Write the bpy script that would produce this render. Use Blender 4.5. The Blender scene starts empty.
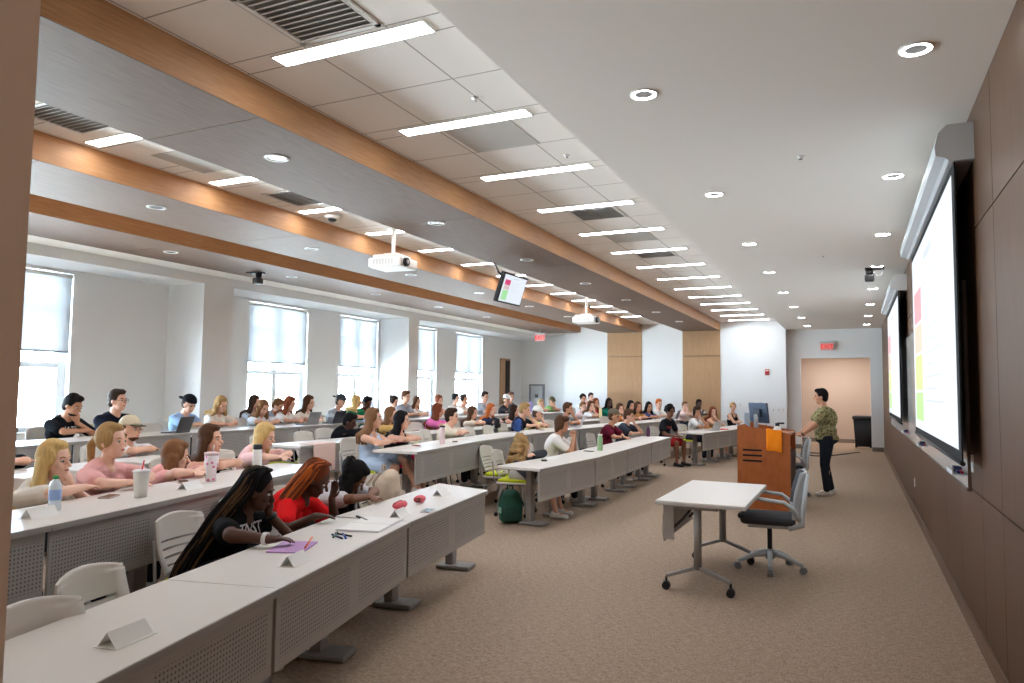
import bpy, bmesh, math, random
from mathutils import Vector, Matrix, Quaternion
from mathutils.bvhtree import BVHTree
random.seed(7)
PI = math.pi
SC = bpy.context.scene
COL = SC.collection
V = Vector

# ------------------------------------------------------------------ camera
cam = bpy.data.cameras.new('camera'); camo = bpy.data.objects.new('camera', cam); COL.objects.link(camo)
cam.sensor_fit = 'HORIZONTAL'; cam.sensor_width = 36.0; cam.lens = 722.4 * 36.0 / 1024.0
cam.clip_start = 0.02; cam.clip_end = 300
camo.matrix_world = Matrix(((0.9039159, 0.0171951, 0.4273645, 0.0),
                            (0.4275452, -0.0640812, -0.9017199, 0.0),
                            (0.0118809, 0.9977965, -0.0652757, 1.65),
                            (0, 0, 0, 1)))
SC.camera = camo

# ------------------------------------------------------------------ view, world
SC.view_settings.view_transform = 'Standard'
SC.view_settings.look = 'None'
SC.view_settings.gamma = 1.0
SC.view_settings.use_curve_mapping = False
SC.view_settings.exposure = 1.15
SKY_STRENGTH = 44.0
PANEL_LIGHT = 14.0
RING_LIGHT = 26.0
world = bpy.data.worlds.new('overcast_sky'); SC.world = world; world.use_nodes = True
bg = world.node_tree.nodes['Background']
bg.inputs[0].default_value = (0.80, 0.90, 1.0, 1); bg.inputs[1].default_value = SKY_STRENGTH
for y0, y1 in ((0.9, 2.6), (3.1, 4.8), (5.2, 6.98), (10.45, 12.2), (13.3, 14.7), (15.85, 17.5), (18.6, 20.3)):
    l = bpy.data.lights.new('window_portal', 'AREA'); l.shape = 'RECTANGLE'
    l.size = y1 - y0; l.size_y = 2.6; l.cycles.is_portal = True
    lo = bpy.data.objects.new('window_portal', l); COL.objects.link(lo)
    lo.matrix_world = Matrix.Translation((-10.78, (y0 + y1) / 2, 2.0)) @ Matrix(((0, 0, -1, 0), (1, 0, 0, 0), (0, -1, 0, 0), (0, 0, 0, 1)))
# lower half of the surroundings brightened beyond the overcast sky to lift the ceiling
_nt = world.node_tree; _tc = _nt.nodes.new('ShaderNodeTexCoord'); _sp = _nt.nodes.new('ShaderNodeSeparateXYZ'); _nt.links.new(_tc.outputs['Generated'], _sp.inputs[0])
_cr = _nt.nodes.new('ShaderNodeValToRGB'); _cr.color_ramp.elements[0].position = 0.46; _cr.color_ramp.elements[1].position = 0.54
_cr.color_ramp.elements[0].color = (0.84, 0.95, 1.0, 1); _cr.color_ramp.elements[1].color = (0.38, 0.48, 0.60, 1)
_ma = _nt.nodes.new('ShaderNodeMath'); _ma.operation = 'MULTIPLY_ADD'; _ma.inputs[1].default_value = 0.5; _ma.inputs[2].default_value = 0.5
_nt.links.new(_sp.outputs[2], _ma.inputs[0]); _nt.links.new(_ma.outputs[0], _cr.inputs[0]); _nt.links.new(_cr.outputs[0], bg.inputs[0])
SC.cycles.max_bounces = 10
SC.cycles.diffuse_bounces = 7
SC.cycles.use_denoising = True
SC.cycles.sample_clamp_indirect = 6.0
SC.cycles.caustics_reflective = False; SC.cycles.caustics_refractive = False

# ------------------------------------------------------------------ materials
def srgb(r, g, b):
    f = lambda c: (c / 255.0) / 12.92 if c / 255.0 <= 0.04045 else ((c / 255.0 + 0.055) / 1.055) ** 2.4
    return (f(r), f(g), f(b), 1.0)
MATS = {}
def mat(name, col, rough=0.6, metal=0.0, noise=None, bump=None, emit=None, spec=0.4, alpha=None, coat=0.0):
    """col sRGB tuple; noise=(scale, amount, stretch xyz); bump=(scale, strength)"""
    if name in MATS: return MATS[name]
    m = bpy.data.materials.new(name); m.use_nodes = True; nt = m.node_tree; b = nt.nodes['Principled BSDF']
    c = srgb(*col)
    b.inputs['Base Color'].default_value = c; b.inputs['Roughness'].default_value = rough
    b.inputs['Metallic'].default_value = metal; b.inputs['Specular IOR Level'].default_value = spec
    if coat: b.inputs['Coat Weight'].default_value = coat
    tc = None
    if noise or bump:
        tc = nt.nodes.new('ShaderNodeTexCoord')
    if noise:
        mp = nt.nodes.new('ShaderNodeMapping'); nt.links.new(tc.outputs['Object'], mp.inputs[0])
        mp.inputs['Scale'].default_value = noise[2] if len(noise) > 2 else (1, 1, 1)
        n = nt.nodes.new('ShaderNodeTexNoise'); n.inputs['Scale'].default_value = noise[0]; n.inputs['Detail'].default_value = 4
        nt.links.new(mp.outputs[0], n.inputs[0])
        mx = nt.nodes.new('ShaderNodeMix'); mx.data_type = 'RGBA'
        a = noise[1]
        mx.inputs[6].default_value = tuple(max(0, k * (1 - a)) for k in c[:3]) + (1,)
        mx.inputs[7].default_value = tuple(min(1, k * (1 + a)) for k in c[:3]) + (1,)
        nt.links.new(n.outputs[0], mx.inputs[0]); nt.links.new(mx.outputs[2], b.inputs['Base Color'])
    if bump:
        n2 = nt.nodes.new('ShaderNodeTexNoise'); n2.inputs['Scale'].default_value = bump[0]
        nt.links.new(tc.outputs['Object'], n2.inputs[0])
        bp = nt.nodes.new('ShaderNodeBump'); bp.inputs['Strength'].default_value = bump[1]; bp.inputs['Distance'].default_value = 0.01
        nt.links.new(n2.outputs[0], bp.inputs['Height']); nt.links.new(bp.outputs[0], b.inputs['Normal'])
    if emit:
        b.inputs['Emission Color'].default_value = c; b.inputs['Emission Strength'].default_value = emit
    MATS[name] = m
    return m

WHITE_WALL = mat('white_wall_paint', (233, 234, 234), 0.85, bump=(300, 0.02), spec=0.2)
SOFFIT = mat('soffit_paint', (238, 233, 226), 0.8, spec=0.25)
ALCOVE = mat('alcove_beige_paint', (196, 178, 164), 0.9, spec=0.2)
JAMB = mat('doorway_jamb_paint', (204, 186, 170), 0.9, spec=0.1)
BASEB = mat('rubber_baseboard', (128, 116, 106), 0.7)
LAMINATE = mat('white_laminate', (226, 220, 213), 0.35, spec=0.4)
PANELGREY = mat('grey_table_edge', (160, 155, 150), 0.5)
STEEL = mat('grey_powder_coated_steel', (150, 146, 143), 0.45, metal=0.3)
BLACKP = mat('black_plastic', (22, 22, 24), 0.4)
CHAIRW = mat('offwhite_chair_plastic', (212, 205, 196), 0.5)
YGREEN = mat('yellow_green_upholstery', (205, 214, 40), 0.8, noise=(200, 0.1))
GREYP = mat('light_grey_plastic', (190, 194, 197), 0.45)
WHITEP = mat('white_plastic', (232, 230, 226), 0.4)
DARKFAB = mat('charcoal_upholstery', (62, 62, 66), 0.85, noise=(150, 0.2))
METALB = mat('bright_metal', (190, 190, 190), 0.25, metal=1.0)
PAPER = mat('white_paper', (238, 236, 232), 0.8)
RED_E = mat('exit_letters_red', (255, 60, 40), 0.5, emit=3.0)
RUBBERG = mat('grey_caster_rubber', (120, 122, 126), 0.5)
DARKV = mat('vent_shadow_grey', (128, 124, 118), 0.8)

def perforated():
    m = bpy.data.materials.new('perforated_grey_steel'); m.use_nodes = True; nt = m.node_tree; b = nt.nodes['Principled BSDF']
    b.inputs['Roughness'].default_value = 0.5; b.inputs['Metallic'].default_value = 0.25
    tc = nt.nodes.new('ShaderNodeTexCoord')
    sp = nt.nodes.new('ShaderNodeSeparateXYZ'); nt.links.new(tc.outputs['Object'], sp.inputs[0])
    def M(op, a, bb=None):
        n = nt.nodes.new('ShaderNodeMath'); n.operation = op
        for i, q in enumerate((a, bb)):
            if q is None: continue
            if isinstance(q, (int, float)): n.inputs[i].default_value = q
            else: nt.links.new(q, n.inputs[i])
        return n.outputs[0]
    P = 0.021
    fy = M('SUBTRACT', M('FRACT', M('DIVIDE', sp.outputs[1], P)), 0.5)
    fz = M('SUBTRACT', M('FRACT', M('DIVIDE', sp.outputs[2], P)), 0.5)
    d = M('SQRT', M('ADD', M('MULTIPLY', fy, fy), M('MULTIPLY', fz, fz)))
    hole = M('LESS_THAN', d, 0.23)
    # hole fields: panel split in areas with plain margins
    g = M('ABSOLUTE', M('SUBTRACT', M('FRACT', M('DIVIDE', sp.outputs[1], 0.85)), 0.5))
    inz = M('LESS_THAN', M('ABSOLUTE', M('SUBTRACT', sp.outputs[2], 0.535)), 0.125)
    iny = M('LESS_THAN', g, 0.43)
    hole = M('MULTIPLY', hole, M('MULTIPLY', inz, iny))
    mx = nt.nodes.new('ShaderNodeMix'); mx.data_type = 'RGBA'
    mx.inputs[6].default_value = srgb(172, 167, 162); mx.inputs[7].default_value = srgb(98, 94, 91)
    nt.links.new(hole, mx.inputs[0]); nt.links.new(mx.outputs[2], b.inputs['Base Color'])
    return m
PERF = perforated()

def wood(name, c1, c2, scale=(1, 1, 1), rough=0.4, spec=0.5, freq=9.0):
    m = bpy.data.materials.new(name); m.use_nodes = True; nt = m.node_tree; b = nt.nodes['Principled BSDF']
    b.inputs['Roughness'].default_value = rough; b.inputs['Specular IOR Level'].default_value = spec
    tc = nt.nodes.new('ShaderNodeTexCoord'); mp = nt.nodes.new('ShaderNodeMapping'); mp.inputs['Scale'].default_value = scale
    nt.links.new(tc.outputs['Object'], mp.inputs[0])
    n = nt.nodes.new('ShaderNodeTexNoise'); n.inputs['Scale'].default_value = freq; n.inputs['Detail'].default_value = 6; n.inputs['Roughness'].default_value = 0.6
    nt.links.new(mp.outputs[0], n.inputs[0])
    cr = nt.nodes.new('ShaderNodeValToRGB'); cr.color_ramp.elements[0].position = 0.3; cr.color_ramp.elements[1].position = 0.7
    cr.color_ramp.elements[0].color = srgb(*c1); cr.color_ramp.elements[1].color = srgb(*c2)
    nt.links.new(n.outputs[0], cr.inputs[0]); nt.links.new(cr.outputs[0], b.inputs['Base Color'])
    return m
BEAMS = wood('beam_veneer_lit_side', (160, 114, 74), (180, 134, 92), (6, 0.4, 6), 0.55, 0.3)  # same veneer as the bottom, its warm glow put into the side colour
BEAMW = wood('beam_veneer_shaded_bottom', (104, 84, 71), (122, 100, 86), (6, 0.4, 6), 0.62, 0.18)  # same veneer darkened underneath, shade put into the colour
COLW = wood('column_wood_veneer', (166, 128, 90), (184, 146, 108), (8, 8, 0.4), 0.5, 0.4)
WALLW = wood('walnut_wall_veneer', (80, 55, 39), (98, 71, 52), (6, 6, 0.3), 0.42, 0.28)
LECTW = wood('cherry_lectern_veneer', (150, 80, 36), (174, 98, 48), (2.5, 2.5, 1.0), 0.4, 0.45, 5.0)

def carpet():
    m = bpy.data.materials.new('taupe_woven_carpet'); m.use_nodes = True; nt = m.node_tree; b = nt.nodes['Principled BSDF']
    b.inputs['Roughness'].default_value = 0.95; b.inputs['Specular IOR Level'].default_value = 0.1
    tc = nt.nodes.new('ShaderNodeTexCoord')
    n1 = nt.nodes.new('ShaderNodeTexNoise'); n1.inputs['Scale'].default_value = 90; n1.inputs['Detail'].default_value = 3
    mp = nt.nodes.new('ShaderNodeMapping'); mp.inputs['Scale'].default_value = (1.0, 0.3, 1)
    nt.links.new(tc.outputs['Object'], mp.inputs[0]); nt.links.new(mp.outputs[0], n1.inputs[0])
    n2 = nt.nodes.new('ShaderNodeTexNoise'); n2.inputs['Scale'].default_value = 60
    mp2 = nt.nodes.new('ShaderNodeMapping'); mp2.inputs['Scale'].default_value = (0.3, 1.6, 1)
    nt.links.new(tc.outputs['Object'], mp2.inputs[0]); nt.links.new(mp2.outputs[0], n2.inputs[0])
    ad = nt.nodes.new('ShaderNodeMath'); ad.operation = 'ADD'; nt.links.new(n1.outputs[0], ad.inputs[0]); nt.links.new(n2.outputs[0], ad.inputs[1])
    cr = nt.nodes.new('ShaderNodeValToRGB'); cr.color_ramp.elements[0].position = 0.8; cr.color_ramp.elements[1].position = 1.2
    mu = nt.nodes.new('ShaderNodeMath'); mu.operation = 'MULTIPLY'; mu.inputs[1].default_value = 0.5
    nt.links.new(ad.outputs[0], mu.inputs[0]); nt.links.new(mu.outputs[0], cr.inputs[0])
    cr.color_ramp.elements[0].position = 0.38; cr.color_ramp.elements[1].position = 0.62
    cr.color_ramp.elements[0].color = srgb(142, 122, 105); cr.color_ramp.elements[1].color = srgb(182, 161, 141)
    nt.links.new(cr.outputs[0], b.inputs['Base Color'])
    bp = nt.nodes.new('ShaderNodeBump'); bp.inputs['Strength'].default_value = 0.3; bp.inputs['Distance'].default_value = 0.004
    nt.links.new(mu.outputs[0], bp.inputs['Height']); nt.links.new(bp.outputs[0], b.inputs['Normal'])
    return m
CARPET = carpet()

def tiles():
    m = bpy.data.materials.new('acoustic_ceiling_tiles'); m.use_nodes = True; nt = m.node_tree; b = nt.nodes['Principled BSDF']
    b.inputs['Roughness'].default_value = 0.9; b.inputs['Specular IOR Level'].default_value = 0.1
    tc = nt.nodes.new('ShaderNodeTexCoord'); sp = nt.nodes.new('ShaderNodeSeparateXYZ'); nt.links.new(tc.outputs['Object'], sp.inputs[0])
    def M(op, a, bb=None):
        n = nt.nodes.new('ShaderNodeMath'); n.operation = op
        for i, q in enumerate((a, bb)):
            if q is None: continue
            if isinstance(q, (int, float)): n.inputs[i].default_value = q
            else: nt.links.new(q, n.inputs[i])
        return n.outputs[0]
    def line(coord, off, per, at):
        fr = M('MULTIPLY', M('FRACT', M('DIVIDE', M('SUBTRACT', coord, off), per)), per)
        return M('LESS_THAN', M('ABSOLUTE', M('SUBTRACT', fr, at)), 0.006)
    xs = line(sp.outputs[0], -1.83 - 6.1 - 0.3, 0.61, 0.305)
    y0 = 3.36 - 14.2
    l1 = line(sp.outputs[1], y0 - 0.1, 1.42, 0.1); l2 = line(sp.outputs[1], y0 - 0.1, 1.42, 0.27); l3 = line(sp.outputs[1], y0 - 0.1, 1.42, 0.885)
    g = M('MAXIMUM', M('MAXIMUM', xs, l1), M('MAXIMUM', l2, l3))
    mx = nt.nodes.new('ShaderNodeMix'); mx.data_type = 'RGBA'
    mx.inputs[6].default_value = srgb(240, 234, 228); mx.inputs[7].default_value = srgb(176, 168, 162)
    nt.links.new(g, mx.inputs[0]); nt.links.new(mx.outputs[2], b.inputs['Base Color'])
    return m
TILES = tiles()

def glass():
    m = bpy.data.materials.new('clear_window_glass'); m.use_nodes = True; nt = m.node_tree
    for n in list(nt.nodes):
        if n.type != 'OUTPUT_MATERIAL': nt.nodes.remove(n)
    out = [n for n in nt.nodes if n.type == 'OUTPUT_MATERIAL'][0]
    t = nt.nodes.new('ShaderNodeBsdfTransparent'); t.inputs[0].default_value = (0.95, 0.98, 1, 1)
    g = nt.nodes.new('ShaderNodeBsdfGlossy'); g.inputs['Roughness'].default_value = 0.05
    mx = nt.nodes.new('ShaderNodeMixShader'); mx.inputs[0].default_value = 0.08
    nt.links.new(t.outputs[0], mx.inputs[1]); nt.links.new(g.outputs[0], mx.inputs[2]); nt.links.new(mx.outputs[0], out.inputs[0])
    return m
GLASS = glass()
def blindmat():
    m = bpy.data.materials.new('white_roller_blind_fabric'); m.use_nodes = True; nt = m.node_tree
    for n in list(nt.nodes):
        if n.type != 'OUTPUT_MATERIAL': nt.nodes.remove(n)
    out = [n for n in nt.nodes if n.type == 'OUTPUT_MATERIAL'][0]
    t = nt.nodes.new('ShaderNodeBsdfTranslucent'); t.inputs[0].default_value = (0.23, 0.235, 0.24, 1)
    g = nt.nodes.new('ShaderNodeBsdfDiffuse'); g.inputs[0].default_value = (0.8, 0.8, 0.8, 1)
    tr = nt.nodes.new('ShaderNodeBsdfTransparent')
    mx = nt.nodes.new('ShaderNodeMixShader'); mx.inputs[0].default_value = 0.5
    m2 = nt.nodes.new('ShaderNodeMixShader'); m2.inputs[0].default_value = 0.05
    nt.links.new(t.outputs[0], mx.inputs[1]); nt.links.new(g.outputs[0], mx.inputs[2])
    nt.links.new(mx.outputs[0], m2.inputs[1]); nt.links.new(tr.outputs[0], m2.inputs[2]); nt.links.new(m2.outputs[0], out.inputs[0])
    return m
BLIND = blindmat()
def emis(name, col, s):
    if name in MATS: return MATS[name]
    m = bpy.data.materials.new(name); m.use_nodes = True; nt = m.node_tree; b = nt.nodes['Principled BSDF']
    b.inputs['Base Color'].default_value = (0.02, 0.02, 0.02, 1); b.inputs['Roughness'].default_value = 0.5
    b.inputs['Emission Color'].default_value = srgb(*col); b.inputs['Emission Strength'].default_value = s
    MATS[name] = m; return m
DIFFUSER = emis('light_panel_diffuser', (240, 246, 255), PANEL_LIGHT)
RINGLED = emis('downlight_led_ring', (250, 248, 248), RING_LIGHT)

# ------------------------------------------------------------------ mesh helpers
class MB:
    def __init__(s): s.bm = bmesh.new()
    def quad(s, pts, mi=0):
        f = s.bm.faces.new([s.bm.verts.new(V(p)) for p in pts]); f.material_index = mi; return f
    def box(s, c, d, rot=None, mi=0, bev=0.0):
        c = V(c); hx, hy, hz = d[0] / 2, d[1] / 2, d[2] / 2
        M = rot if rot is not None else Matrix.Identity(3)
        vs = [s.bm.verts.new(c + M @ V((x * hx, y * hy, z * hz))) for x in (-1, 1) for y in (-1, 1) for z in (-1, 1)]
        fs = []
        for i in ((0, 1, 3, 2), (4, 6, 7, 5), (0, 4, 5, 1), (2, 3, 7, 6), (0, 2, 6, 4), (1, 5, 7, 3)):
            f = s.bm.faces.new([vs[k] for k in i]); f.material_index = mi; fs.append(f)
        if bev > 0:
            es = list({e for f in fs for e in f.edges})
            r = bmesh.ops.bevel(s.bm, geom=es, offset=bev, segments=2, affect='EDGES', profile=0.5)
            for f in r['faces']: f.material_index = mi
        return s
    def bb(s, x0, x1, y0, y1, z0, z1, mi=0, bev=0.0):
        return s.box(((x0 + x1) / 2, (y0 + y1) / 2, (z0 + z1) / 2), (abs(x1 - x0), abs(y1 - y0), abs(z1 - z0)), None, mi, bev)
    def rings(s, rings, mi=0, cap=True, smooth=True):
        rv = [[s.bm.verts.new(V(p)) for p in r] for r in rings]
        n = len(rv[0])
        for a, b in zip(rv[:-1], rv[1:]):
            for i in range(n):
                f = s.bm.faces.new((a[i], a[(i + 1) % n], b[(i + 1) % n], b[i])); f.material_index = mi; f.smooth = smooth
        if cap:
            f = s.bm.faces.new(list(reversed(rv[0]))); f.material_index = mi
            f = s.bm.faces.new(rv[-1]); f.material_index = mi
        return s
    def cyl(s, a, b, r0, r1=None, n=14, mi=0, cap=True):
        r1 = r0 if r1 is None else r1
        a, b = V(a), V(b); d = (b - a).normalized()
        u = d.orthogonal().normalized(); w = d.cross(u)
        R = lambda c, r: [c + (u * math.cos(t) + w * math.sin(t)) * r for t in [2 * PI * i / n for i in range(n)]]
        return s.rings([R(a, r0), R(b, r1)], mi, cap)
    def tube(s, pts, rr, n=8, mi=0, cap=True):
        pts = [V(p) for p in pts]
        if not isinstance(rr, (list, tuple)): rr = [rr] * len(pts)
        R = []; u = None
        for i, p in enumerate(pts):
            d = (pts[min(i + 1, len(pts) - 1)] - pts[max(i - 1, 0)]).normalized()
            if u is None: u = d.orthogonal().normalized()
            u = (u - d * u.dot(d)).normalized(); w = d.cross(u)
            R.append([p + (u * math.cos(t) + w * math.sin(t)) * rr[i] for t in [2 * PI * k / n for k in range(n)]])
        return s.rings(R, mi, cap)
    def lathe(s, prof, c=(0, 0, 0), n=20, mi=0, cap=True, axis=None):
        c = V(c); Q = V((0, 0, 1)).rotation_difference(V(axis)) if axis is not None else Quaternion()
        return s.rings([[c + Q @ V((r * math.cos(t), r * math.sin(t), z)) for t in [2 * PI * i / n for i in range(n)]] for r, z in prof], mi, cap)
    def ell(s, c, r, rot=None, seg=14, mi=0):
        c = V(c); M = rot if rot is not None else Matrix.Identity(3)
        res = bmesh.ops.create_uvsphere(s.bm, u_segments=seg, v_segments=max(6, seg // 2 + 2), radius=1)
        for v in res['verts']: v.co = c + M @ V((v.co.x * r[0], v.co.y * r[1], v.co.z * r[2]))
        for f in {f for v in res['verts'] for f in v.link_faces}: f.material_index = mi; f.smooth = True
        return s
    def cap(s, a, b, ra, rb=None, seg=10):
        rb = ra if rb is None else rb
        a, b = V(a), V(b)
        if (b - a).length < 1e-4: return s.ell(a, (ra,) * 3, seg=seg)
        d = (b - a).normalized(); u = d.orthogonal().normalized(); w = d.cross(u)
        R = []
        for k in range(4, 0, -1):
            t = PI / 2 * k / 4.4; R.append((a - d * ra * math.sin(t), ra * math.cos(t)))
        R.append((a, ra)); R.append((b, rb))
        for k in range(1, 5):
            t = PI / 2 * k / 4.4; R.append((b + d * rb * math.sin(t), rb * math.cos(t)))
        return s.rings([[c + (u * math.cos(t) + w * math.sin(t)) * r for t in [2 * PI * i / seg for i in range(seg)]] for c, r in R])
    def prism(s, poly, a, b, mi=0):
        """poly list of 3D points; extruded along vector b-a"""
        o = V(b) - V(a)
        return s.rings([[V(p) for p in poly], [V(p) + o for p in poly]], mi, True, smooth=False)
    def build(s, name, m, parent=None, smooth=False):
        me = bpy.data.meshes.new(name); bmesh.ops.recalc_face_normals(s.bm, faces=s.bm.faces); s.bm.to_mesh(me); s.bm.free()
        for q in (m if isinstance(m, (list, tuple)) else [m]): me.materials.append(q)
        if smooth:
            for p in me.polygons: p.use_smooth = True
        return link(name, me, parent)

def link(name, me, parent=None):
    o = bpy.data.objects.new(name, me); COL.objects.link(o)
    if parent is not None: o.parent = parent
    return o
def tag(o, label, cat, group=None):
    o['label'] = label; o['category'] = cat
    if group: o['group'] = group
    return o
def empty(name, loc, rz=0.0, label=None, cat=None, group=None):
    o = bpy.data.objects.new(name, None); COL.objects.link(o); o.location = loc; o.rotation_euler = (0, 0, rz)
    o.empty_display_size = 0.05
    if label: tag(o, label, cat, group)
    return o
def struct(name, mb, m):
    o = mb.build(name, m); o['kind'] = 'structure'; return o
KIDS = {}
def dup(root, loc, rz, label, group=None):
    r = root.copy(); COL.objects.link(r); r.location = loc; r.rotation_euler = (0, 0, rz); r['label'] = label
    if group: r['group'] = group
    def rec(src, dst):
        for ch in src.children:
            c = ch.copy(); COL.objects.link(c); c.parent = dst; rec(ch, c)
    rec(root, r); return r

# ------------------------------------------------------------------ the room
WX = 0.72; FY = 22.6; ZC = 3.75; ZS = 3.5
P1 = 0.17; P2 = 0.27      # seating platforms
def rowpoly(row):
    return {'A': [(-1.9, 0.6), (-2.09, 1.52), (-2.36, 2.56), (-2.75, 4.24), (-2.99, 5.84), (-3.26, 7.66), (-3.15, 9.3), (-3.2, 11.5), (-3.27, 14.3), (-2.95, 15.9), (-2.65, 17.6), (-2.4, 20.0), (-2.2, 21.6)],
            'B': [(-3.6, 0.8), (-3.77, 2.22), (-3.96, 3.21), (-4.18, 4.04), (-4.47, 5.41), (-4.57, 7.12), (-4.81, 9.06), (-4.85, 11.3), (-4.72, 12.9), (-4.42, 15.8), (-3.98, 19.2), (-3.5, 22.0)],
            'C': [(-5.5, 1.4), (-5.85, 3.5), (-6.08, 4.9), (-6.2, 6.8), (-6.15, 8.3), (-6.2, 10.5), (-6.05, 13.3), (-5.66, 16.9), (-5.1, 20.5), (-4.8, 22.0)],
            'D': [(-7.3, 2.4), (-7.62, 4.6), (-7.85, 5.4), (-8.05, 6.8), (-8.02, 9.2), (-8.02, 12.2), (-7.87, 13.9), (-7.3, 18.5), (-6.9, 21.5)]}[row]
FZ = {'A': 0.0, 'B': P1, 'C': P1, 'D': P2}
def rowx(row, y):
    p = rowpoly(row)
    for (xa, ya), (xb, yb) in zip(p[:-1], p[1:]):
        if y <= yb or (xb, yb) == p[-1]:
            return xa + (xb - xa) * (y - ya) / (yb - ya)

struct('floor', MB().bb(-12.5, 1.8, -3.2, 27.2, -0.1, 0.0), CARPET)
def platform(row, off, z0, z1, name):
    mb = MB(); ys = [0.52] + [1.0 + k * 0.8 for k in range(27)] + [22.58]
    top = [(rowx(row, y) + off, y, z1) for y in ys]
    poly = top + [(-10.6, 22.58, z1), (-10.6, 0.52, z1)]
    mb.prism([(p[0], p[1], z0) for p in poly], (0, 0, 0), (0, 0, z1 - z0))
    return struct(name, mb, CARPET)
platform('B', 0.08, 0.0, P1, 'floor_platform_lower')
platform('D', 0.22, P1, P2, 'floor_platform_upper')

# right wall in walnut panels, with seams
mb = MB(); mb.bb(WX + 0.012, WX + 0.15, -3.0, FY + 0.4, 0.0, ZS + 0.3, 1)
ysm = [-2.4, -0.3, 1.1, 2.75, 4.76, 5.45, 6.5, 7.55, 9.0, 10.2, 11.6, 13.0, 14.4, 15.8, 17.5, 19.2, 21.0, FY]
zs_u = [0.11, 1.0, 2.72, ZS]
for i in range(len(ysm) - 1):
    for j in range(3):
        mb.bb(WX, WX + 0.02, ysm[i] + 0.004, ysm[i + 1] - 0.004, zs_u[j] + 0.004, zs_u[j + 1] - 0.004, 0)
struct('wall_right', mb, [WALLW, mat('panel_seam_dark', (40, 30, 24), 0.8)])
struct('baseboard_right', MB().bb(WX - 0.014, WX + 0.02, -0.2, FY, 0, 0.11), mat('walnut_baseboard', (118, 96, 80), 0.5))

# far wall: white sections, wood columns, alcove
mb = MB()
mb.bb(-8.7, -1.9, FY + 0.26, FY + 0.38, 0, ZC + 0.1)
mb.bb(-8.75, -7.26, FY, FY + 0.3, 0, ZC + 0.1)
mb.bb(-6.12, -4.82, FY, FY + 0.3, 0, ZC + 0.1)
mb.bb(-3.68, -1.80, FY, FY + 0.3, 0, ZC + 0.1)
mb.bb(-8.75, -8.5, FY + 0.25, 23.6, 0, ZC + 0.1)
mb.bb(-10.8, -8.6, 23.2, 23.6, 0, ZC + 0.1)
struct('wall_far', mb, WHITE_WALL)
mb = MB()
mb.bb(-1.80, -1.43, FY + 0.4, FY + 0.6, 0, ZS); mb.bb(0.42, WX + 0.1, FY + 0.4, FY + 0.6, 0, ZS); mb.bb(-1.43, 0.42, FY + 0.4, FY + 0.6, 2.66, ZS)
mb.bb(-2.0, -1.80, FY + 0.28, FY + 0.7, 0, ZS)
struct('wall_far_alcove_front', mb, WHITE_WALL)
mb = MB(); mb.bb(-2.6, 1.4, 26.4, 26.6, 0, 3.2); mb.bb(-2.7, -2.5, FY + 0.6, 26.5, 0, 3.2); mb.bb(1.3, 1.5, FY + 0.6, 26.5, 0, 3.2); mb.bb(-2.7, 1.5, FY + 0.6, 26.6, 2.95, 3.1)
mb.bb(-11.2, -2.5, 23.6, 23.8, -0.05, 4.2); mb.bb(-2.7, 1.6, 23.22, 23.8, 3.0, 4.2); mb.bb(-3.0, -2.02, 22.95, 23.2, 0, 4.0); mb.bb(0.83, 1.5, 22.8, 23.2, 0, 4.0)  # unseen back walls and fillers added to stop sky light leaking in
struct('wall_corridor_and_leak_blocks', mb, ALCOVE)
mb = MB(); mb.bb(-2.5, 1.3, 26.37, 26.4, 0, 0.13)
struct('baseboard_corridor', mb, BASEB)
mb = MB(); mb.bb(-1.80, -1.43, FY + 0.38, FY + 0.4, 0, 0.12); mb.bb(0.42, WX, FY + 0.38, FY + 0.4, 0, 0.12); mb.bb(-3.68, -1.80, FY - 0.015, FY, 0, 0.12)
struct('baseboard_far', mb, BASEB)
def wood_column(x0, x1, label):
    r = empty('wood_column', ((x0 + x1) / 2, FY, 0), 0, label, 'column', None)
    w = x1 - x0
    MB().bb(-w / 2, w / 2, -0.02, 0.25, 0, 2.72).build('lower_panel', COLW, r)
    MB().bb(-w / 2, w / 2, -0.02, 0.25, 2.735, ZS).build('upper_panel', COLW, r)
wood_column(-4.82, -3.68, 'tall light wood panelled column behind the right side of the audience, under the widest beam')
wood_column(-7.26, -6.12, 'tall light wood panelled column at the far wall under the middle beam, farther left')

# window wall: deep niches between piers
XO, XI = -9.8, -10.65; ZH = 3.35
WIN = [(0.9, 2.6), (3.1, 4.8), (5.27, 6.97), (10.49, 12.18), (13.25, 14.72), (15.85, 17.5), (18.6, 20.3)]  # first two are unseen, added for daylight at the near end
Z0W, Z1W = 0.95, 3.3
mb = MB()
mb.bb(XI - 0.1, XO, -1.0, 23.25, ZH, ZH + 0.5)      # header + niche ceiling
for y0, y1 in ((0.3, 0.7), (8.64, 9.27), (14.8, 15.25)):
    mb.bb(XI - 0.05, XO, y0, y1, 0, ZH)
edges = [0.3] + [e for w in WIN for e in w] + [23.3]
for i in range(0, len(edges), 2):
    mb.bb(XI - 0.25, XI, edges[i], edges[i + 1], 0, ZH + 0.1)
for y0, y1 in WIN:
    mb.bb(XI - 0.25, XI, y0, y1, 0, Z0W); mb.bb(XI - 0.25, XI, y0, y1, Z1W, ZH + 0.1)
struct('wall_left', mb, WHITE_WALL)
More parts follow.
